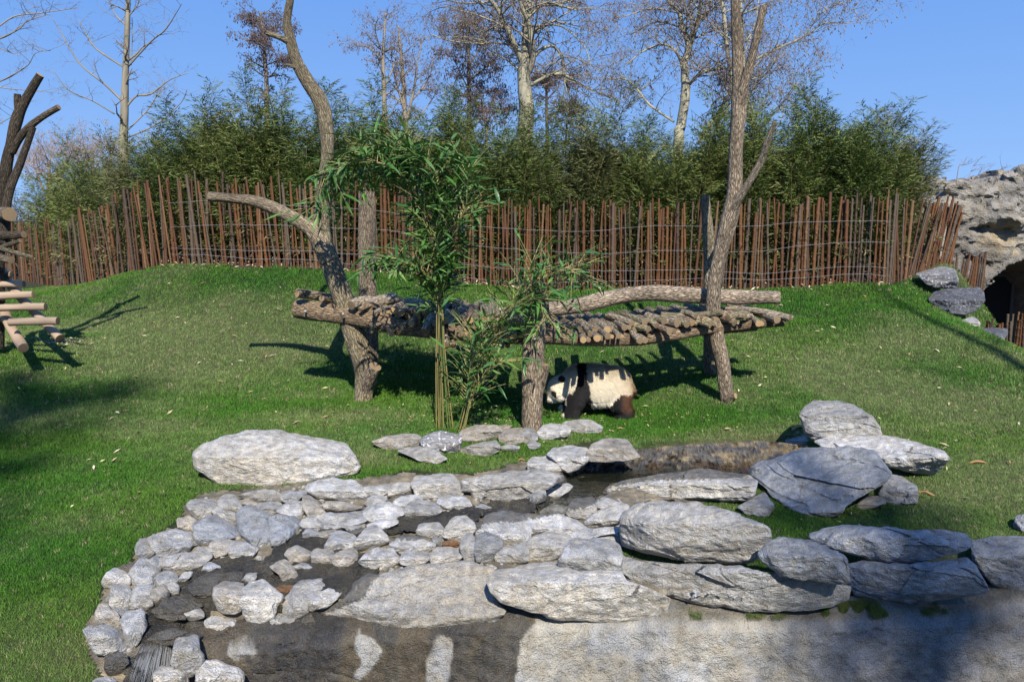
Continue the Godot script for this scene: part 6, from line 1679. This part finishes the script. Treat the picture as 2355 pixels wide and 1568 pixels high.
func build_panda() -> void:
	rng.seed = 77
	var foot := at(1362, 957, 12.6)
	foot.y = ground(foot.x, foot.z) + 0.0
	var o := thing("panda", foot, "giant panda walking left under the log platform, head lowered behind the front post", "panda")
	var gy := func(x: float, z: float) -> float: return ground(foot.x + x, foot.z + z) - foot.y
	var cream := Color(0.80, 0.73, 0.57)
	var black := Color(0.018, 0.017, 0.018)
	var brown := Color(0.14, 0.062, 0.030)
	var m := MB.new()
	var s := 0.0165
	var org := Vector3(-0.84, -0.14, -0.46)
	var nx := 96
	var ny := 68
	var nz := 56
	var f := PackedFloat32Array()
	f.resize(nx * ny * nz)
	f.fill(1.0)
	var g1: float = gy.call(-0.36, 0.17)
	var g2: float = gy.call(-0.42, -0.16)
	var g3: float = gy.call(0.47, 0.18)
	var g4: float = gy.call(0.33, -0.16)
	for b in [
		[[0.30, 0.50, 0], [0.04, 0.50, 0], 0.285, 0.30, 0.06], [[0.04, 0.50, 0], [-0.20, 0.53, 0], 0.30, 0.265, 0.06], [[0.34, 0.47, 0.04], [0.40, 0.40, 0.06], 0.25, 0.21, 0.08], [[0.06, 0.40, 0], [0.22, 0.39, 0], 0.22, 0.22, 0.08],
		[[-0.22, 0.60, 0], [-0.46, 0.50, 0.01], 0.20, 0.155, 0.08], [[-0.24, 0.48, 0], [-0.44, 0.42, 0.01], 0.20, 0.14, 0.08],
		[[-0.535, 0.465, 0.02], [-0.555, 0.43, 0.03], 0.168, 0.162, 0.05], [[-0.53, 0.37, 0.105], [-0.53, 0.37, -0.06], 0.11, 0.11, 0.05], [[-0.60, 0.36, 0.03], [-0.665, 0.285, 0.045], 0.088, 0.058, 0.04], [[-0.655, 0.27, 0.045], [-0.60, 0.275, 0.035], 0.045, 0.06, 0.03],
		[[-0.18, 0.52, 0.14], [-0.27, 0.30, 0.18], 0.165, 0.125, 0.06], [[-0.27, 0.30, 0.18], [-0.33, 0.10 + g1, 0.17], 0.125, 0.098, 0.04], [[-0.33, 0.07 + g1, 0.17], [-0.43, 0.045 + g1, 0.18], 0.085, 0.062, 0.04],
		[[-0.18, 0.50, -0.14], [-0.22, 0.28, -0.17], 0.155, 0.12, 0.05], [[-0.22, 0.28, -0.17], [-0.34, 0.09 + g2, -0.16], 0.115, 0.09, 0.04], [[-0.35, 0.07 + g2, -0.16], [-0.46, 0.045 + g2, -0.16], 0.085, 0.06, 0.04],
		[[0.40, 0.42, 0.14], [0.40, 0.26, 0.19], 0.185, 0.14, 0.06], [[0.40, 0.26, 0.19], [0.50, 0.11 + g3, 0.18], 0.135, 0.10, 0.05], [[0.51, 0.07 + g3, 0.18], [0.41, 0.045 + g3, 0.19], 0.09, 0.068, 0.04],
		[[0.36, 0.42, -0.14], [0.28, 0.24, -0.17], 0.17, 0.13, 0.05], [[0.28, 0.24, -0.17], [0.36, 0.09 + g4, -0.17], 0.125, 0.095, 0.05], [[0.37, 0.07 + g4, -0.17], [0.28, 0.045 + g4, -0.17], 0.085, 0.065, 0.04],
		[[0.56, 0.44, 0], [0.60, 0.40, 0], 0.075, 0.055, 0.05]]:
		blend(f, nx, ny, nz, org, s, Vector3(b[0][0], b[0][1], b[0][2]), Vector3(b[1][0], b[1][1], b[1][2]), b[2], b[3], b[4])
	nets(f, nx, ny, nz, org, s, m)
	for k in m.v.size():
		var p := m.v[k]
		var w := 0.03 * n1.get_noise_3d(p.x * 60, p.y * 60, p.z * 60) + 0.015 * n2.get_noise_3d(p.x * 130, p.y * 130, p.z * 130)
		var dark := 0.0
		# shoulder band and forelegs
		var band_l := lerpf(-0.385, -0.265, smoothstep(0.15, 0.72, p.y)) + w
		var band_r := lerpf(-0.05, -0.13, smoothstep(0.30, 0.70, p.y)) + w
		if p.y < 0.44: band_l = minf(band_l, lerpf(-0.62, -0.40, smoothstep(0.10, 0.34, p.y)))
		if p.x > band_l and p.x < band_r: dark = 1.0
		if p.y < 0.17 and p.x < 0.0: dark = 1.0
		# hind legs
		if p.x > 0.15 and p.y < 0.33 + w * 1.5 + 0.10 * smoothstep(0.25, 0.42, p.x) - 0.16 * smoothstep(0.33, 0.18, p.x): dark = 1.0
		if p.x > -0.02 and p.x < 0.2 and p.y < 0.18: dark = 1.0
		var c := cream.lerp(black, dark)
		if dark > 0.5 and p.x > 0.30: c = black.lerp(brown, clampf(smoothstep(0.36, 0.44, p.x) * smoothstep(0.10, 0.2, p.y) * (0.75 + 8.0 * w), 0, 1))
		if dark < 0.5 and p.x > 0.1: c = c.lerp(Color(0.62, 0.45, 0.27), 0.75 * smoothstep(0.30, 0.56, p.x + 6.0 * w) * smoothstep(0.8, 0.4, p.y))
		if dark < 0.5 and p.x > -0.15: c = c.lerp(Color(0.86, 0.80, 0.66), 0.6 * smoothstep(0.45, 0.25, p.y))
		# face
		if p.x < -0.40:
			c = cream.lerp(Color(0.84, 0.79, 0.68), smoothstep(0.40, 0.30, p.y))
			for side in [1.0, -1.0]:
				var e := p - Vector3(-0.612 if side > 0 else -0.63, 0.392, 0.03 + 0.115 * side)
				var q := Vector2(e.x * 0.86 + e.y * 0.5, -e.x * 0.5 + e.y * 0.86)
				if side * (p.z - 0.03) > 0.02 and pow(q.x / 0.036, 2) + pow(q.y / 0.056, 2) < 1.0: c = black
			if p.distance_to(Vector3(-0.715, 0.295, 0.045)) < 0.036: c = Color(0.02, 0.018, 0.018)
			if p.y < 0.262 and p.x < -0.64 and p.y > 0.246: c = Color(0.10, 0.08, 0.07)
			if p.y < 0.25 and p.x > -0.46: c = black
		m.c[k] = c
	var body := m.mesh()
	put("body", body, [M.skin], o)
	# ears and eyes
	for side in [1.0, -1.0]:
		var e := MB.new()
		var ez: float = 0.02 + 0.115 * side
		for r in 9:
			for q in 12:
				var th := PI * r / 8.0
				var ph := TAU * q / 12.0
				e.add(Vector3(0.058 * sin(th) * cos(ph), 0.062 * cos(th), 0.034 * sin(th) * sin(ph)), Color(0.014, 0.013, 0.013))
		for r in 8:
			for q in 12:
				var a := r * 12 + q
				var b := r * 12 + (q + 1) % 12
				e.quad_out(a, b, b + 12, a + 12, e.v[a] + e.v[b + 12])
		var ear := put("ear", e.mesh(), [M.skin], o, Vector3(-0.495, 0.608, ez * 1.05))
		ear.rotation.y = -0.35 * side
		var ey := put("eye", e.mesh(), [M.gloss], o, Vector3(-0.632, 0.397, 0.03 + 0.128 * side))
		ey.scale = Vector3.ONE * 0.22
	# fur
	var strand := MB.new()
	for k in 4:
		var off := Vector3(rng.randf_range(-0.006, 0.006), 0, rng.randf_range(-0.006, 0.006))
		var L := rng.randf_range(0.8, 1.1)
		var a0 := strand.add(off + Vector3(0, 0, -0.05)); var a1 := strand.add(off + Vector3(0, 0, 0.05)); var a2 := strand.add(off + Vector3(L * 0.55, 0.12, 0.03)); var a3 := strand.add(off + Vector3(L, 0.1, 0.12 * (k - 1.5) * 0.3))
		strand.tri(a0, a1, a2); strand.tri(a0, a2, a3)
	var hair := strand.mesh()
	var where := []
	var tint := []
	for k in range(0, m.i.size(), 3):
		var a := m.v[m.i[k]]; var b := m.v[m.i[k + 1]]; var c := m.v[m.i[k + 2]]
		var cr := (c - a).cross(b - a)
		var area := cr.length() * 0.5
		var n := cr.normalized()
		var want := area * 21000.0
		var cnt := int(want) + (1 if rng.randf() < want - int(want) else 0)
		for q in cnt:
			var u := rng.randf()
			var v := rng.randf() * (1.0 - u)
			var p := a + (b - a) * u + (c - a) * v
			var flow := Vector3(0.75, -0.75, 0)
			var L := 0.05
			if p.x < -0.42: flow = Vector3(0.9, 0.15 if p.y > 0.4 else -0.4, 0); L = 0.018 if p.x < -0.56 else 0.028
			elif p.y < 0.3 and p.x > -0.1 and p.x < 0.3: L = 0.06; flow = Vector3(0.25, -1, 0)
			var d := (flow - n * flow.dot(n)).normalized() + n * 0.42 + Vector3(rng.randfn(0, 0.16), rng.randfn(0, 0.16), rng.randfn(0, 0.16))
			d = d.normalized()
			var side := d.cross(n).normalized()
			L *= rng.randf_range(0.7, 1.25)
			where.append(Transform3D(Basis(d * L, n * L * 0.5, side * 0.04), p))
			var col: Color = m.c[m.i[k]]
			var w := rng.randf_range(0.84, 1.1)
			tint.append(Color(col.r * w, col.g * w, col.b * w))
	o.scale = Vector3.ONE * 1.03
	copies("fur", hair, M.fur, where, tint, o)

func build_grotto() -> void:
	var s := 0.075
	var org := Vector3(10.1, -1.2, -26.6)
	var nx := 100
	var ny := 79
	var nz := 88
	var f := PackedFloat32Array()
	f.resize(nx * ny * nz)
	for z in nz:
		for y in ny:
			for x in nx:
				var p := org + Vector3(x, y, z) * s
				var lean := 0.16 * (p.y - 1.5)
				var q := (p - Vector3(14.9, 1.2, -24.2 - lean)).abs() - Vector3(3.5, 2.55, 2.7)
				var d := q.max(Vector3.ZERO).length() + minf(maxf(q.x, maxf(q.y, q.z)), 0.0) - 0.35
				var capy := 3.62 + 0.12 * sin(p.x * 0.9) + 0.10 * (p.x - 12.5) * (1.0 if p.x > 12.5 else 0.2)
				var q2 := (p - Vector3(15.1, capy + 0.05, -24.1)).abs() - Vector3(3.75 , 0.36, 2.6)
				var d2 := q2.max(Vector3.ZERO).length() + minf(maxf(q2.x, maxf(q2.y, q2.z)), 0.0) - 0.33
				d2 += 0.35 * smoothstep(11.9, 11.0, p.x)
				var q3 := p - Vector3(14.2, 0.2, -20.9)
				d = minf(d, d2)
				if absf(d) < 0.9:
					d += 0.30 * n1.get_noise_3d(p.x * 9.0, p.y * 12.0, p.z * 9.0) + 0.16 * nr.get_noise_3d(p.x * 22.0, p.y * 34.0, p.z * 22.0) + 0.15 * nc.get_noise_3d(p.x * 16.0, p.y * 30.0, p.z * 16.0) + 0.22 * absf(n1.get_noise_3d(p.x * 36.0, p.y * 60.0, p.z * 36.0)) + 0.09 * (absf(fposmod(p.y * 1.5 + 0.25 * p.x * 0.4 + 1.2 * n1.get_noise_3d(p.x * 2, p.y * 2, p.z * 2), 1.0) - 0.5) * 2.0 - 0.5) + 0.06 * n2.get_noise_3d(p.x * 80.0, p.y * 80.0, p.z * 80.0)
				var cave := (Vector3(q3.x / 2.1, q3.y / 1.98, q3.z / 4.7).length() - 1.0) * 1.5 + 0.07 * n2.get_noise_3d(p.x * 14, p.y * 14, p.z * 14)
				f[x + nx * (y + ny * z)] = maxf(d, -cave)
	var m := MB.new()
	nets(f, nx, ny, nz, org, s, m)
	for k in m.v.size():
		var p := m.v[k]
		var w := clampf(0.5 + 1.1 * n1.get_noise_3d(p.x * 5, p.y * 5, p.z * 5) + 0.5 * n2.get_noise_3d(p.x * 18, p.y * 18, p.z * 18), 0, 1)
		var c := Color(0.45, 0.415, 0.35).lerp(Color(0.32, 0.305, 0.28), w)
		c = c.lerp(Color(0.50, 0.40, 0.25), 0.6 * smoothstep(0.1, 0.4, n1.get_noise_3d(p.x * 7 + 50, p.y * 7, p.z * 7)))
		c = c.lerp(Color(0.20, 0.19, 0.175), 0.75 * smoothstep(0.12, 0.35, n1.get_noise_3d(p.x * 8 + 150, p.y * 3, p.z * 8)))
		m.c[k] = c
		m.v[k] = p - Vector3(12, 1, -21)
	tag(put("cave_rock", m.mesh(null, false), [M.grotto], null, Vector3(12, 1, -21)), "big beige artificial rock with a dark cave mouth at the right edge", "rock")
	var b := MB.new()
	b.box(Transform3D(Basis(), Vector3(0, 0, 0)), Vector3(2.0, 2.2, 0.06))
	var door := thing("cave_door", Vector3(14.1, 0.4, -24.2), "dark door with a thin frame deep inside the cave mouth", "door")
	put("panel", b.mesh(null, false), [M.door], door)
	for q in [[-1.04, 0, 0.09, 2.36], [1.04, 0, 0.09, 2.36], [0, 1.14, 2.0, 0.09]]:
		var fr := MB.new()
		fr.box(Transform3D(Basis(), Vector3(q[0], q[1], 0.04)), Vector3(q[2], q[3], 0.1))
		put("frame", fr.mesh(null, false), [mat(Color(0.10, 0.095, 0.085), 0.7, false)], door)

func build_falls() -> void:
	# the little waterfall at the lower left: thin strands of water over the wet stone
	var m := MB.new()
	rng.seed = 5
	var mid := at(345, 1520, 5.95)
	for k in 260:
		var a := Vector2(rng.randf_range(325, 440), rng.randf_range(1476, 1500))
		var fall := rng.randf_range(40, 110)
		var drift := (a.x - 410.0) * 0.35
		var pts := []
		var rad := []
		for s in 6:
			var f := s / 5.0
			var px := Vector2(a.x + drift * f, a.y + fall * f)
			var d := hit(px.x, px.y)
			pts.append(at(px.x, px.y, d - 0.05) - mid); rad.append(0.0009 + 0.0014 * sin(PI * f) * rng.randf())
		m.tube(pts, rad, 4, Color.WHITE)
	tag(put("waterfall", m.mesh(), [M.foam], null, mid), "thin white strands of water running over the wet slab at lower left", "waterfall")
	# grey chips on the wall's edge under the right hand slabs
	var spots := [[1668, 1418, "white splintered chips on the wall edge under the long cracked slab"]]
	for q in spots:
		var c := at(q[0], q[1], wall_d(1.5) + 0.12)
		c.y = ground(c.x, c.z - 0.5) + 0.02
		var o := thing("stone_chips", c, q[2], "stone chips")
		for k in 14:
			var b := MB.new()
			b.box(Transform3D(Basis.from_euler(Vector3(rng.randfn(0, 0.5), rng.randf() * TAU, rng.randfn(0, 0.5))), Vector3.ZERO), Vector3(rng.randf_range(0.02, 0.09), rng.randf_range(0.005, 0.014), rng.randf_range(0.012, 0.04)), tones["w"] if q[0] < 1700 else tones["g"])
			put("chip", b.mesh(null, false), [M.stone], o, Vector3(rng.randfn(0, 0.14 if q[0] < 2000 else 0.3), rng.randf_range(0.0, 0.04), rng.randfn(0, 0.04)))
